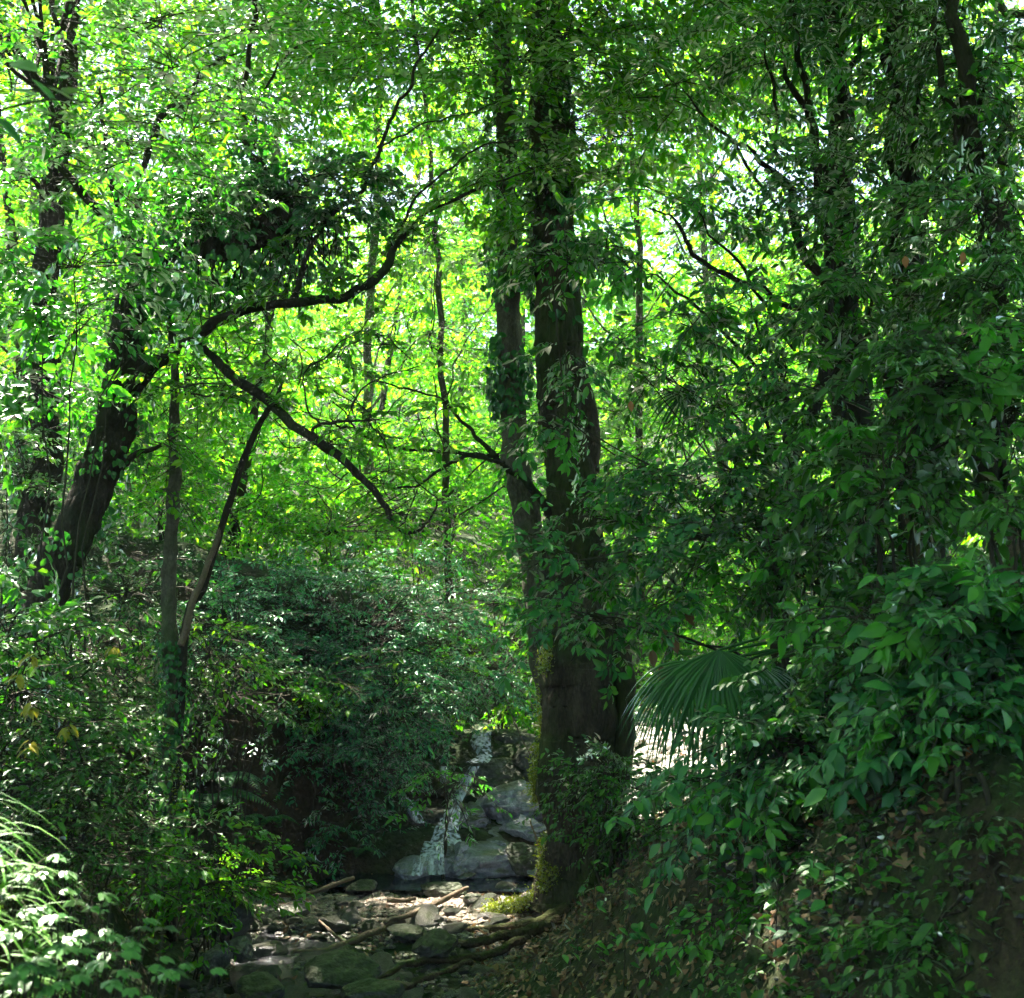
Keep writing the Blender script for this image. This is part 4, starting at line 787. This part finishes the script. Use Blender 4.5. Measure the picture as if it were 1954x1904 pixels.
limb(V_, [(1440, 900, 7.4), (1500, 830, 7.4), (1560, 740, 7.4), (1660, 640, 7.4)], [4, 5, 6, 7], seed=5); limb(V_, [(1580, 650, 7.6), (1620, 700, 7.6), (1650, 760, 7.4)], [16, 14, 10], seed=6)
mesh_obj('branch', *merge(V_), M_barkdark, t_, True)
place_tree('tall_tree', 68, 52, 10.5, M_barkdark, 'dark ivy hung upright trunk near the left frame edge, behind the leaning tree', 605, rpads([(60, 300, 10, 90, 60, 16, .6), (30, 600, 10, 80, 60, 12, .5), (60, -150, 10, 250, 120, 40, .8)]), GREEN_MAPLE, FARK, ivy=1500, group='dark trunks at the left')
# broad-leaved shrubs hanging in front of the middle, right of the trunk
def rbush(x, y, d, rx, ry, n, mat, label, seed, ll=.095, extra=None, ln=.5, stems_=6, lw=.46, kind='near', droop=.4, group='broad leaved shrubs of the right bank', root=None):
    ll = ll*.70; n = int(n*1.25); ex = [(P(a, b, e), (M(p, e), M(p, e)*.6, M(q, e)), int(m*1.25)) for a, b, e, p, q, m in (extra or [])]
    return bush('broadleaf_shrub', P(x, y, d), (M(rx, d), M(rx, d)*.6, M(ry, d)), n, mat, label, seed, ll, group, 7, 6, kind, ln*.9, lw, extra=ex, stemsn=stems_, droop=droop, fall=.42, tilt=.42, root=root, young=.13)
rbush(1350, 1020, 7.2, 150, 90, 30, GREEN_SHRUB, 'glossy broad leaved shrub spreading right of the twin trunks at mid height', 701, root=(2.2, 7.0), extra=[(1110, 985, 7.4, 60, 26, 6), (1080, 1075, 7.2, 90, 36, 12), (1240, 900, 7.6, 90, 40, 10), (1400, 900, 7.2, 110, 60, 20), (1300, 1130, 7.2, 100, 40, 14)])
rbush(1520, 1040, 6.8, 150, 90, 24, GREEN_DARK, 'dark broad leaved shrub behind the palm, hanging at mid height', 702, extra=[(1560, 860, 6.8, 120, 70, 15), (1650, 1100, 6.4, 110, 70, 18), (1600, 760, 7, 110, 50, 12)])
rbush(1120, 1170, 6.9, 70, 30, 10, GREEN_SHRUB, 'small leafy spray dangling across the middle of the main trunk', 703, stems_=2, root=(2.2, 7.2))
rbush(1080, 800, 7.8, 60, 24, 7, GREEN_SHRUB, 'leafy shoot crossing in front of the twin trunks', 704, stems_=2, root=(2.6, 8.2), extra=[(1080, 660, 7.8, 50, 20, 5), (1050, 490, 7.8, 90, 26, 10)])
rbush(1700, 900, 5.8, 110, 70, 24, GREEN_DARK, 'shadowed large leaved shrub above the dark hollow', 705, .11, extra=[(1800, 730, 5.8, 120, 40, 18), (1930, 780, 5.6, 60, 50, 10)])
rbush(1860, 1190, 4.6, 100, 60, 36, GREEN_SHRUB, 'pale lit big leaved shrub at the right frame edge', 706, .10, lw=.5, extra=[(1920, 1120, 4.6, 70, 60, 20), (1850, 1340, 4.5, 120, 40, 30), (1780, 1400, 4.6, 70, 30, 12)])
rbush(1690, 1210, 5.4, 100, 70, 30, GREEN_DARK, 'dark leafy shrub between the palm and the pale lit shrub', 707, .09)
rbush(1540, 1420, 5.6, 110, 50, 40, GREEN_SHRUB, 'drooping bright tipped shrub below the fan palm', 708, .095, extra=[(1420, 1470, 5.7, 70, 24, 16), (1580, 1330, 5.9, 80, 40, 20)])
rbush(1170, 1480, 8.9, 50, 40, 26, GREEN_DARK, 'small leaved bush in front of the foot of the big trunk', 709, .07, extra=[(1210, 1560, 9.0, 60, 50, 20)])
rbush(1720, 1500, 5.2, 110, 50, 36, GREEN_DARK, 'shadowed shrub clinging to the right bank', 710, .085)
rbush(1830, 1590, 4.6, 110, 40, 20, GREEN_DARK, 'dark shrub with hanging leaves over the black hollow at the lower right', 711, .09)
rbush(1640, 1330, 6.4, 90, 60, 40, GREEN_DARK, 'dense dark shrub right of the fan palm', 712, .08)
rbush(1920, 960, 5.0, 60, 40, 9, GREEN_DARK, 'very dark shrub at the right edge above the pale lit one', 713, .10)
rbush(1300, 1560, 8.4, 60, 30, 16, GREEN_DARK, 'little bush on the leaf strewn slope below the clearing', 714, .06)
rbush(1450, 1600, 6.8, 80, 30, 22, GREEN_DARK, 'low bush on the right slope under the drooping shrub', 715, .07)
rbush(1270, 720, 8.2, 100, 50, 12, GREEN_DARK, 'thin dark leafy branch cluster right of the main trunk', 716, .09, root=(2.8, 8.6), extra=[(1390, 790, 8, 100, 40, 8)])

rbush(1620, 1640, 5.2, 80, 40, 20, GREEN_DARK, 'shadowed shrub low on the right bank beside the black hollow', 717, .075)
rbush(1480, 1740, 5.4, 70, 26, 12, GREEN_DARK, 'small dark shrub near the foot of the right bank', 718, .07)
rbush(1900, 1700, 4.2, 80, 50, 16, GREEN_DARK, 'dark trailing plant in the lower right corner', 719, .08)
rbush(1700, 1780, 4.6, 80, 40, 14, GREEN_DARK, 'dark fern like undergrowth at the bottom right of the bank', 720, .07)
rbush(1860, 1800, 4.0, 90, 40, 16, GREEN_DARK, 'faint dark foliage at the bottom of the black hollow', 721, .06)
rbush(1600, 1840, 4.8, 80, 30, 14, GREEN_DARK, 'dark low plant at the lower frame edge right of the litter slope', 722, .055)
rbush(1900, 1560, 4.3, 80, 40, 18, GREEN_DARK, 'dark shrub hanging under the pale lit one at the right edge', 723, .075)
# young bright tips
def tips(lst, mat, label, seed, name='leafy_shoot', ll=.09, group='bright new shoots among the dark leaves'):
    for k, (x, y, d, lab) in enumerate(lst):
        c0 = P(x, y, d); r_ = np.random.default_rng(seed+k); n_ = 7
        o = thing(name, c0, lab, 'leafy shoot', group)
        a = r_.uniform(0, 6.3)+np.arange(n_)*2.4; D = np.stack([np.cos(a), np.sin(a)*.7, -.2-r_.random(n_)*.7], 1)
        L_ = ll*r_.uniform(.8, 1.25, n_); V1, F1 = leaf_geo(np.repeat(c0[None], n_, 0)+r_.normal(0, .012, (n_, 3)), D, np.array([[0, -.4, 1.]])+r_.normal(0, .3, (n_, 3)), L_, L_*.42, 'near', .15, .3)
        mesh_obj('leaves', V1, F1, mat, o)
        mesh_obj('stem', *tube([c0, c0+np.array([r_.normal(0, .08), .12, -.1]), c0+np.array([r_.normal(0, .12), .3, -.22])], [.002, .003, .004], 8, 5, 0, 5, False), M_twig, o, True)
tips([(800, 590, 6.0, 'large bright leaf cluster left of the pale trunk'), (1075, 440, 7.2, 'bright shoot before the upper main trunk'), (1130, 1190, 6.6, 'bright shoot hanging over the trunk middle'), (1650, 680, 6.2, 'bright shoot right of the drooping branch'),
      (1640, 910, 5.6, 'bright shoot on the dark shrub above the palm'), (1880, 620, 5.4, 'bright shoot at the right edge in deep shade'), (1650, 1005, 5.6, 'bright shoot left of the dark hollow'), (1500, 1470, 5.3, 'bright drooping shoot under the fan palm'),
      (1560, 1350, 5.6, 'bright shoot right of the palm fronds'), (1790, 1320, 4.3, 'bright shoot on the pale lit shrub'), (1730, 1110, 4.5, 'bright shoot left end of the pale lit shrub'), (1770, 1770, 4.0, 'lone five leaved seedling against the black hollow'),
      (1930, 350, 5.6, 'bright shoot high at the right edge'), (1540, 820, 6.4, 'bright shoot in the middle of the right foliage'), (1000, 960, 7.4, 'bright shoot before the joint of the two trunks'), (1350, 350, 7, 'bright shoot in the upper right foliage')], GREEN_YOUNG, '', 900)
tips([(60, 1255, 5.5, 'yellow leaf cluster highest at the left edge'), (35, 1290, 5.4, 'yellow leaf cluster just under the highest one'), (55, 1345, 5.4, 'yellow leaf cluster in the middle of the left group'), (130, 1390, 5.8, 'single yellow tuft right of the yellow clusters'), (215, 1235, 6.5, 'yellow tipped cluster before the leaning tree foot'), (60, 1420, 5.6, 'yellow green cluster lowest of the left group')], YELLOW_LEAF, '', 940, 'yellow_shoot', .075, 'yellowing leaf clusters at the left edge')

# single russet leaves caught in the foliage
def single_leaf(x, y, d, label, ll=.07, mat=RUSSET_LEAF, rot=0, group='russet leaves caught in the foliage'):
    r_ = np.random.default_rng(int(x+y)); c0 = P(x, y, d)
    V1, F1 = leaf_geo(c0[None], np.array([[r_.normal(0, .35), -.2, -1.]]), np.array([[r_.normal(0, .3), -1., .2]]), np.array([ll]), np.array([ll*.55]), 'near', .1, .2)
    tag(mesh_obj('dead_leaf', V1, F1, mat), label, 'dead leaf', group)
for q in [(1727, 488, 5.6, 'orange leaf in the dark foliage at the upper right'), (1838, 480, 5.2, 'orange leaf nearest the upper right edge'), (1203, 765, 6.6, 'orange leaf right of the main trunk'), (1683, 1660, 4.6, 'rust coloured leaf hanging over the dark right bank'),
          (1400, 1440, 6.2, 'broad brown leaf beneath the fan palm', .13), (1365, 1430, 6.2, 'narrow brown leaf left of the broad one under the palm', .1), (1408, 1375, 6.2, 'small russet leaf on the palm frond'), (1855, 1420, 4.3, 'pale brown leaf below the pale lit shrub', .07),
          (1590, 1600, 5.4, 'rust leaf on the right slope', .08), (1560, 1610, 5.4, 'darker rust leaf left of another on the slope', .08), (1450, 1720, 5.8, 'brown leaf on the lower right slope'), (1358, 1655, 6.6, 'brown leaf on the middle of the right slope'), (1630, 1650, 5, 'small brown leaf beside the hollow', .05)]:
    single_leaf(*q)
for q in [(1245, 1240, 7.0), (1265, 1190, 7.0), (1285, 1215, 7.0), (1310, 1165, 7.0), (1260, 1270, 7.0)]:
    single_leaf(q[0], q[1], q[2], 'withered black brown leaf hanging before the bright gap right of the trunk', .11, BROWN_LEAF, group='withered hanging leaves')

# ---- fan palms
def fan(parent, hub, d, n, R, spread, rng, nblade=34, w=.022, droop=.7):
    """one frond: folded blades radiating from the hub in a drooping fan; d = outward direction, n = face normal"""
    d = nrm(np.asarray(d, float)); n = np.asarray(n, float); n = nrm(n-d*(n@d)); s = np.cross(n, d); parts = []
    for k in range(nblade):
        a = (k/(nblade-1)-.5)*spread+rng.normal(0, .01); dr = d*math.cos(a)+s*math.sin(a); L_ = R*(1-.18*abs(a)/(spread/2))*rng.uniform(.9, 1.05)
        t = np.linspace(0, 1, 7); C = hub+dr*(t*L_)[:, None]; C[:, 2] -= droop*L_*t**3*.6; C = C+n*(.05*L_*rng.normal())*t[:, None]**2+s*(.035*L_*rng.normal())*t[:, None]**2
        sd = nrm(np.cross(n, dr)); W_ = w*np.interp(t, [0, .35, .7, 1], [.15, 1, .75, .05])*R/.5
        V = np.stack([C-sd*W_[:, None], C+n*(W_*.45)[:, None], C+sd*W_[:, None]], 1).reshape(-1, 3)
        i = np.arange(6)[:, None]*3; j = np.arange(2)[None]; parts.append((V, [np.stack([i+j, i+j+1, i+4+j, i+3+j], -1).reshape(-1, 4)]))
    mesh_obj('frond', *merge(parts), GREEN_PALM, parent)
def palm(x, y, label, fr, seed, trunk_h=.5, trunk_w=.08, group='fan palms of the right bank', top=None):
    g = gz(x, y); t = thing('fan_palm', (x, y, g), label, 'palm', group); r_ = np.random.default_rng(seed)
    top = np.array([x, y, g+trunk_h])
    mesh_obj('trunk', *tube([np.array([x, y, g-.1]), np.array([x+.02, y, g+trunk_h*.5]), top], [trunk_w*1.2, trunk_w, trunk_w*.9], 24, 14, .02, 16, True, .01, seed), M_stick, t, True)
    for hub, dr, nn, R in fr:
        hub = np.asarray(hub, float); mid = (top+hub)/2+np.array([0, 0, .12*np.linalg.norm(hub-top)])
        mesh_obj('stalk', *tube([top, mid, hub], [.012, .01, .007], 12, 6, 0, 5, False), GREEN_PALM, t, True)
        fan(t, hub, dr, nn, R, 2.5, r_, 24 if seed == 1 else 15, .0105 if seed == 1 else .012, 1.0)
palm(2.2, 6.5, 'low fan palm with a big drooping pleated frond right of the main trunk', [
  (P(1372, 1240, 5.8), (.0, -.12, -1), (0, -1, .15), .58), (P(1325, 1262, 6.2), (-.35, -.1, -1), (-.2, -1, .2), .46), (P(1275, 1300, 6.5), (-.2, -.1, -1), (-.1, -1, .2), .36), (P(1410, 1262, 6.3), (.15, -.1, -1), (.1, -1, .2), .46), (P(1450, 1270, 6.1), (.3, -.1, -1), (.2, -1, .2), .4)], 1, .35)
palm(2.9, 7.8, 'taller fan palm behind the broad leaved shrubs with thin spiky fronds', [
  (P(1310, 745, 8.4), (-.5, -.2, -.9), (.1, -1, .3), .42), (P(1560, 980, 7.2), (.1, -.3, -1), (.2, -1, .3), .5)], 2, 2.2, .09)
palm(3.0, 6.6, 'shadowed palm with limp hanging fronds between the fan palm and the dark hollow', [
  (P(1620, 1110, 6.6), (.2, -.2, -1), (-.2, -1, .2), .45), (P(1540, 1440, 6.0), (.0, -.1, -1), (.1, -1, .1), .36)], 3, 1.2, .1)

# ---- ferns on the dark bank
def fern(x, y, d, label, seed, R=.55, n=9):
    c0 = on_ray(x, y, d-2, d+4); c0 = c0 if abs(c0[1]-d) < 2 else P(x, y, d); t = thing('fern', c0, label, 'fern', 'ferns on the left bank'); r_ = np.random.default_rng(seed)
    for k in range(n):
        a = k/n*6.3+r_.normal(0, .2); dr = np.array([math.cos(a), math.sin(a), .5]); L_ = R*r_.uniform(.7, 1.1)
        m = 22; t_ = np.linspace(.12, 1, m); C = c0+dr*(t_*L_)[:, None]; C[:, 2] -= .75*L_*t_**2
        T_ = nrm(np.gradient(C, axis=0)); S_ = nrm(np.cross(T_, np.array([0, 0, 1.]))); N_ = np.cross(S_, T_)
        ln_ = .26*L_*np.sin(np.pi*np.clip(t_, .08, .97)**.7)+.01
        Vs, Fs = leaf_geo(np.concatenate([C, C]), np.concatenate([S_+T_*.3, -S_+T_*.3]), np.concatenate([N_, N_]), np.concatenate([ln_, ln_]), np.concatenate([ln_, ln_])*.22, 'mid', .1, .25)
        mesh_obj('frond', *merge([(Vs, Fs), tube(C, [.004, .001], 14, 4, 0, 5, False)]), GREEN_SHRUB, t)
fern(400, 1520, 9.3, 'arching fern with pale fronds right of the sapling', 1, .6)
fern(430, 1480, 9.8, 'dim fern just behind the pale arching fern', 2, .5)
fern(465, 1560, 9.3, 'small fern above the stream bed', 3, .35, 7)
for k, (x, y, lab) in enumerate([(520, 1560, 'small fern on the dark bank above the mossy rock'), (600, 1600, 'small fern half way along the dark bank'), (690, 1620, 'small fern at the right end of the dark bank'), (560, 1640, 'tiny fern low on the dark bank')]): fern(x, y, 11.3, lab, 20+k, .3, 7)
fern(1640, 1460, 5.6, 'yellowish fern like tuft on the right bank', 4, .2, 6)

# ---- foreground grass and leafy plants, bottom left
def grass(name, centre, n, L_, seed, label, mat=GREEN_GRASS, spread=.35, bias=(.5, -.1)):
    r_ = np.random.default_rng(seed); x = centre[0]+r_.normal(0, spread, n); y = centre[1]+r_.normal(0, spread*.8, n); z = ground_z(x, y, True)
    a = r_.uniform(0, 6.3, n); D = np.stack([np.cos(a)*.5+bias[0], np.sin(a)*.5+bias[1], np.full(n, 1.0)], 1); D = nrm(D); H = nrm(D*np.array([1, 1, 0])+1e-6)
    LL = L_*r_.uniform(.5, 1.2, n); t = np.linspace(0, 1, 8); w_ = .0052*(1-t**2)+.0005; wv = r_.uniform(.45, 1.6, n)[:, None, None]
    C = np.stack([x, y, z], 1)[:, None]+D[:, None]*(LL[:, None]*t)[..., None]*(1-.25*t)[None, :, None]+H[:, None]*(LL[:, None]*.45*t**2)[..., None]; C[..., 2] -= LL[:, None]*.62*t**2.6
    S_ = nrm(np.cross(H, np.array([0, 0, 1.])))[:, None]; V = np.stack([C-S_*w_[None, :, None]*wv, C+S_*w_[None, :, None]*wv], 2).reshape(-1, 3)
    o = (np.arange(n)*16)[:, None, None]; q = np.arange(7)*2; F = (np.stack([q, q+1, q+3, q+2], 1)[None]+o).reshape(-1, 4)
    return tag(mesh_obj(name, V, [F], mat), label, 'grass', kind='stuff')
grass('grass', (-1.35, 2.9), 800, .27, 1, 'long arching sunlit grass in the lower left corner')
grass('grass', (-1.0, 2.6), 380, .22, 2, 'long arching grass at the bottom edge', spread=.22)
def lobed_plant(x, y, d, label, seed, n=9, ll=.045, mat=PALE_LEAF, R=.22, group='pale broad leaved weeds in the grass'):
    c0 = P(x, y, d); g = gz(c0[0], c0[1]); t = thing('broad_leaf_weed', (c0[0], c0[1], g), label, 'plant', group); r_ = np.random.default_rng(seed); V_, S_ = [], []
    for k in range(n):
        a = r_.uniform(0, 6.3); e = np.array([c0[0]+math.cos(a)*R*r_.uniform(.2, 1), c0[1]+math.sin(a)*R*r_.uniform(.2, 1), c0[2]+r_.normal(0, .04)])
        S_.append(tube([np.array([c0[0], c0[1], g-.02]), (e+np.array([c0[0], c0[1], g]))/2+np.array([0, 0, .04]), e], [.003, .0025, .002], 8, 5, 0, 5, False))
        L_ = ll*r_.uniform(.7, 1.2); m = 5; aa = np.array([-1.9, -.95, 0, .95, 1.9])*.75+a      # five-lobed leaf
        dd = np.stack([np.cos(aa), np.sin(aa), np.full(m, -.15)], 1); nn = np.array([[0, 0, 1.]])+r_.normal(0, .25, (1, 3))
        V_.append(leaf_geo(np.repeat(e[None], m, 0), dd, np.repeat(nn, m, 0), np.array([.6, .85, 1, .85, .6])*L_, np.full(m, L_*.55), 'near', .08, .3))
    mesh_obj('leaves', *merge(V_), mat, t, True); mesh_obj('stem', *merge(S_), M_twig, t, True)
for k, q in enumerate([(20, 1660, 3.0, 'whitish weed leaves highest in the corner grass'), (130, 1740, 2.9, 'pale grey lobed weed in the middle of the grass'), (60, 1830, 2.6, 'bleached weed low in the left corner', ), (235, 1850, 2.7, 'pale lobed weed at the right end of the grass'), (150, 1870, 2.5, 'sun bleached weed at the bottom edge of the grass'), (200, 1790, 3.0, 'grey green weed leaning out over the bank'), (15, 1880, 2.4, 'white glaring weed in the very corner')]):
    lobed_plant(q[0], q[1], q[2], q[3], 30+k, n=16)
# small seedlings on the right slope and bank
r8 = np.random.default_rng(77); k = 0
SL = [(1420, 1690), (1330, 1560), (1130, 1790), (1150, 1850), (1100, 1840), (1200, 1760), (1160, 1720), (1260, 1700), (1380, 1640), (1320, 1640), (1300, 1790), (1230, 1850), (1400, 1760), (1480, 1700), (1550, 1740), (1360, 1850), (1480, 1850), (1190, 1890), (1090, 1730), (1500, 1640), (1590, 1820), (1640, 1740), (1440, 1560), (1350, 1720)]
for k, (x, y) in enumerate(SL):
    q = on_ray(x, y); H = .10+.14*r8.random(); n_ = 10
    t = thing('seedling', q, 'small green seedling growing out of the leaf strewn right slope', 'seedling', 'seedlings on the right slope')
    tt = r8.uniform(.3, 1, n_); pos = q+np.stack([r8.normal(0, .05, n_), r8.normal(0, .05, n_), tt*H*1.6], 1); a = r8.uniform(0, 6.3, n_)
    D = np.stack([np.cos(a), np.sin(a), -.25+0*a], 1); L_ = r8.uniform(.04, .085, n_)
    mesh_obj('leaves', *leaf_geo(pos, D, np.array([[0, -.3, 1.]])+r8.normal(0, .3, (n_, 3)), L_, L_*.6, 'near', .12, .25), GREEN_YOUNG if k % 3 == 0 else GREEN_SHRUB, t)
    mesh_obj('stem', *tube([q, q+np.array([.01, 0, H]), q+np.array([.02, -.01, H*1.7])], [.004, .003, .002], 8, 5, 0, 5, False), M_twig, t, True)
# ground cover mats
def cover(n, region, seed, ll=.045, ymax=1.0):
    r_ = np.random.default_rng(seed); x0, x1, y0, y1 = region; x = r_.uniform(x0, x1, n); y = r_.uniform(y0, y1, n); z = ground_z(x, y)
    keep = (z > .3) & (fbm(np.stack([x, y, 0*x], 1), 1.3, 3) > -.1+0*x); x, y, z = x[keep], y[keep], z[keep]; n = len(x); a = r_.uniform(0, 6.3, n)
    sz = ll*r_.uniform(.6, 1.4, n); pos = np.stack([x, y, z+r_.uniform(.01, .14, n)], 1)
    keep = lit_mask(pos) | True
    return leaf_geo(pos, np.stack([np.cos(a), np.sin(a), -.2+0*a], 1), np.array([[0, 0, 1.]])+r_.normal(0, .4, (n, 3)), sz, sz*.65, 'mid', .15, .2)
tag(mesh_obj('ground_cover', *merge([cover(14000, (-7, -1.3, 3, 13), 1), cover(26000, (1.0, 5, 3.4, 11), 2, .042), cover(9000, (-8, 9, 13, 24), 3, .09)]), GREEN_DARK), 'low creeping green plants covering the banks', 'ground cover', kind='stuff')

# sticks and driftwood
def stick(pts_d, w, label, mat=M_stick, lift=.03, seed=0, onground=True):
    Q = []
    for x_, y_, d_ in pts_d:
        q = P(x_, y_, d_)
        if onground: q[2] = max(q[2], gz(q[0], q[1])+lift)
        Q.append(q)
    return tag(mesh_obj('stick', *tube(Q, [M(a, 9)/2 for a in w], len(Q)*8, 9, .003, 14, True, .012, seed), mat, None, True), label, 'stick', 'fallen sticks in the stream bed')
stick([(425, 1690, 9.4), (480, 1702, 9.5), (540, 1709, 9.5), (590, 1708, 9.5)], [9, 8, 7, 5], 'long curved stick lying before the bright mossy rock', seed=1)
stick([(560, 1715, 9.4), (610, 1698, 9.6), (650, 1683, 9.8), (677, 1675, 10.0)], [7, 9, 9, 8], 'straight stick pointing up to the right behind the gravel', seed=2)
stick([(735, 1760, 9.2), (790, 1742, 9.5), (830, 1725, 9.9), (865, 1705, 10.2), (893, 1692, 10.4)], [10, 12, 11, 10, 8], 'weathered stick slanting into the pool from the roots', seed=3)
stick([(560, 1820, 8.6), (620, 1815, 8.7), (700, 1795, 9.0), (770, 1760, 9.4)], [8, 12, 14, 10], 'thick grey driftwood branch across the sunlit gravel', seed=4)
stick([(740, 1716, 10.2), (770, 1719, 10.2), (795, 1714, 10.2)], [9, 10, 8], 'short sunlit stick on the white gravel', seed=5)
stick([(610, 1760, 9.3), (640, 1785, 9.0), (660, 1800, 8.9)], [5, 5, 4], 'small bleached twig beside the trickle', seed=6)
stick([(660, 1880, 7.4), (720, 1872, 7.5), (790, 1880, 7.4)], [7, 8, 6], 'slim stick at the bottom of the stream bed', seed=7)
stick([(950, 1290, 10.6), (975, 1360, 10.6), (1012, 1440, 10.5)], [2, 2.2, 2.5], 'thin pale stem leaning on the left side of the main trunk', seed=8, onground=False)
stick([(1010, 1565, 10.6), (1022, 1600, 10.6), (1035, 1650, 10.5), (1040, 1690, 10.4)], [3, 4, 4, 4], 'thin upright twig at the pool edge beside the trunk', seed=9, onground=False)

# hanging roots in the dark hollow of the right bank
r10 = np.random.default_rng(15)
for k in range(9):
    x = r10.uniform(1680, 1950); y = r10.uniform(1640, 1760); q0 = on_ray(x, y, 2.5, 9); Q = [q0]
    for j in range(1, 5):
        q = on_ray(x+r10.normal(0, 14)*j, min(y+j*r10.uniform(25, 50), 1895), 2.5, 9); Q.append(q+np.array([0, -.03, .03]))
    tag(mesh_obj('hanging_root', *tube(Q, [.009, .006, .004, .002], 26, 7, .001, 14, True, .02, k), M_barkdark, None, True), 'thin root hanging down the bare earth of the dark hollow at the lower right', 'root', 'roots hanging in the dark hollow')
# ---- near branch with large soft leaves, top left
nb = thing('near_branch', P(-150, 250, 2.4), 'branch of large dark oval leaves very close at the upper left edge', 'branch')
mesh_obj('stem', *tube([P(-150, 250, 2.4), P(-20, 215, 2.3), (P(90, 190, 2.25)), P(170, 195, 2.2)], [.006, .004, .003, .002], 16, 6, 0, 5, False), M_twig, nb, True)
r9 = np.random.default_rng(4); q = [(0, 80), (20, 120), (60, 150), (10, 170), (90, 165), (130, 180), (40, 205), (150, 200), (-10, 220), (100, 150)]
pos = np.array([P(x, y, 2.3+r9.normal(0, .05)) for x, y in q]); n_ = len(q)
mesh_obj('leaves', *leaf_geo(pos, np.stack([r9.uniform(.3, 1, n_), r9.normal(0, .4, n_), r9.normal(-.25, .15, n_)], 1), np.array([[0, -.5, .8]])+r9.normal(0, .25, (n_, 3)), np.full(n_, .085), np.full(n_, .05), 'near', .08, .15), GREEN_SHRUB, nb)

# ---- unseen trees around and behind the viewer, put in to shade the foreground
rc = np.random.default_rng(12)
for k, (x, y, h, lab) in enumerate([(-4.2, 4.0, 13, 'unseen left bank tree, crown filled out to shade the foreground'), (3.6, 3.0, 13, 'unseen right bank tree, crown filled out to shade the foreground'), (-6.5, 8.0, 12, 'tall tree at the back of the left bank'), (5.2, 9.5, 14, 'tall tree behind the dark right trunks'), (-1.5, -3.5, 13, 'unseen tree added behind the viewer to darken the foreground'), (4.5, -3.8, 13, 'second unseen tree added behind the viewer, to the right'), (-6.5, -2.0, 13, 'third unseen tree added behind the viewer, to the left'), (7.5, 1.0, 12, 'unseen bushy tree added beyond the right frame edge for shade')]):
    pads = []; z0 = gz(x, y)
    for q in range(19 if k > 3 else 15):
        hh = rc.uniform(.2 if k > 3 else .55, 1.0); rr = rc.uniform(.8, 4.2); a = rc.uniform(0, 6.3)
        pads.append(((x+math.cos(a)*rr, y+math.sin(a)*rr, z0+h*hh), (1.9, 1.9, .4), 17, 1.3))
    if k < 2: pads += [((rc.uniform(-7, .5) if k == 0 else rc.uniform(0, 7), rc.uniform(-6, 5), rc.uniform(8.5, 12)), (1.7, 1.7, .4), 17, 1.3) for _ in range(9)]  # extra overhead leaves, added out of view to darken the foreground
    if k == 7: pads += [((rc.uniform(5.5, 9), rc.uniform(0, 12), rc.uniform(2, 10)), (1.3, 1.5, .7), 14, 1.2) for _ in range(26)]  # unseen wall of leaves added to cut side light from the right
    gen_tree('unseen_canopy_tree', x, y, h, .2, pads, GREEN_MAPLE, lab, 800+k, M_barkdark, None, (0, 0), CANK)

# ------------------------------------------------------------------ air
def haze_box():
    m, t, out = new_mat('haze_air'); v = t.nodes.new('ShaderNodeVolumePrincipled')
    v.inputs['Color'].default_value = (.93, .97, 1, 1); v.inputs['Density'].default_value = HAZE; v.inputs['Anisotropy'].default_value = .35
    t.links.new(v.outputs[0], out.inputs['Volume'])
    x0, x1, y0, y1, z0, z1 = -95, 95, -45, 165, -12, 70
    V = np.array([[x, y, z] for x in (x0, x1) for y in (y0, y1) for z in (z0, z1)], float)
    F = np.array([[0, 1, 3, 2], [4, 6, 7, 5], [0, 4, 5, 1], [2, 3, 7, 6], [0, 2, 6, 4], [1, 5, 7, 3]])
    tag(mesh_obj('haze', V, [F], m), 'thin pale haze hanging in the sunlit glen', 'haze', kind='stuff')
HAZE = 0.0012
haze_box(); c.volume_bounces = 0

# ------------------------------------------------------------------ labels that tell the members of a row apart
ORD = ['leftmost', 'second from the left', 'third from the left', 'fourth from the left', 'fifth from the left', 'sixth from the left', 'seventh from the left', 'eighth from the left', 'ninth from the left', 'tenth from the left', 'eleventh from the left', 'twelfth from the left', 'thirteenth from the left', 'fourteenth from the left', 'fifteenth from the left', 'sixteenth from the left', 'seventeenth from the left', 'eighteenth from the left', 'nineteenth from the left', 'twentieth from the left', 'fifth from the right', 'fourth from the right', 'third from the right', 'second from the right', 'rightmost']
def order(old, fmt):
    row = [o for o in scene.objects if o.get('label') == old]
    def px(o):
        q = np.mean([np.array(v.co) for v in o.data.vertices[:8]], 0) if o.type == 'MESH' else np.array(o.location)
        return q[0]/q[1]
    for k, o in enumerate(sorted(row, key=px)): o['label'] = fmt % ORD[k if k < 20 and len(row) > k else len(ORD)-(len(row)-k)]
order('hazy bright green tree deep in the wood beyond the waterfall', 'hazy green tree deep in the far wood, %s of those')
order('small green seedling growing out of the leaf strewn right slope', 'small green seedling on the leaf strewn right slope, %s of these')
order('thin root hanging down the bare earth of the dark hollow at the lower right', 'thin dark root on the bare earth of the hollow, %s')
order('withered black brown leaf hanging before the bright gap right of the trunk', 'withered dark leaf hanging before the bright gap by the trunk, %s')
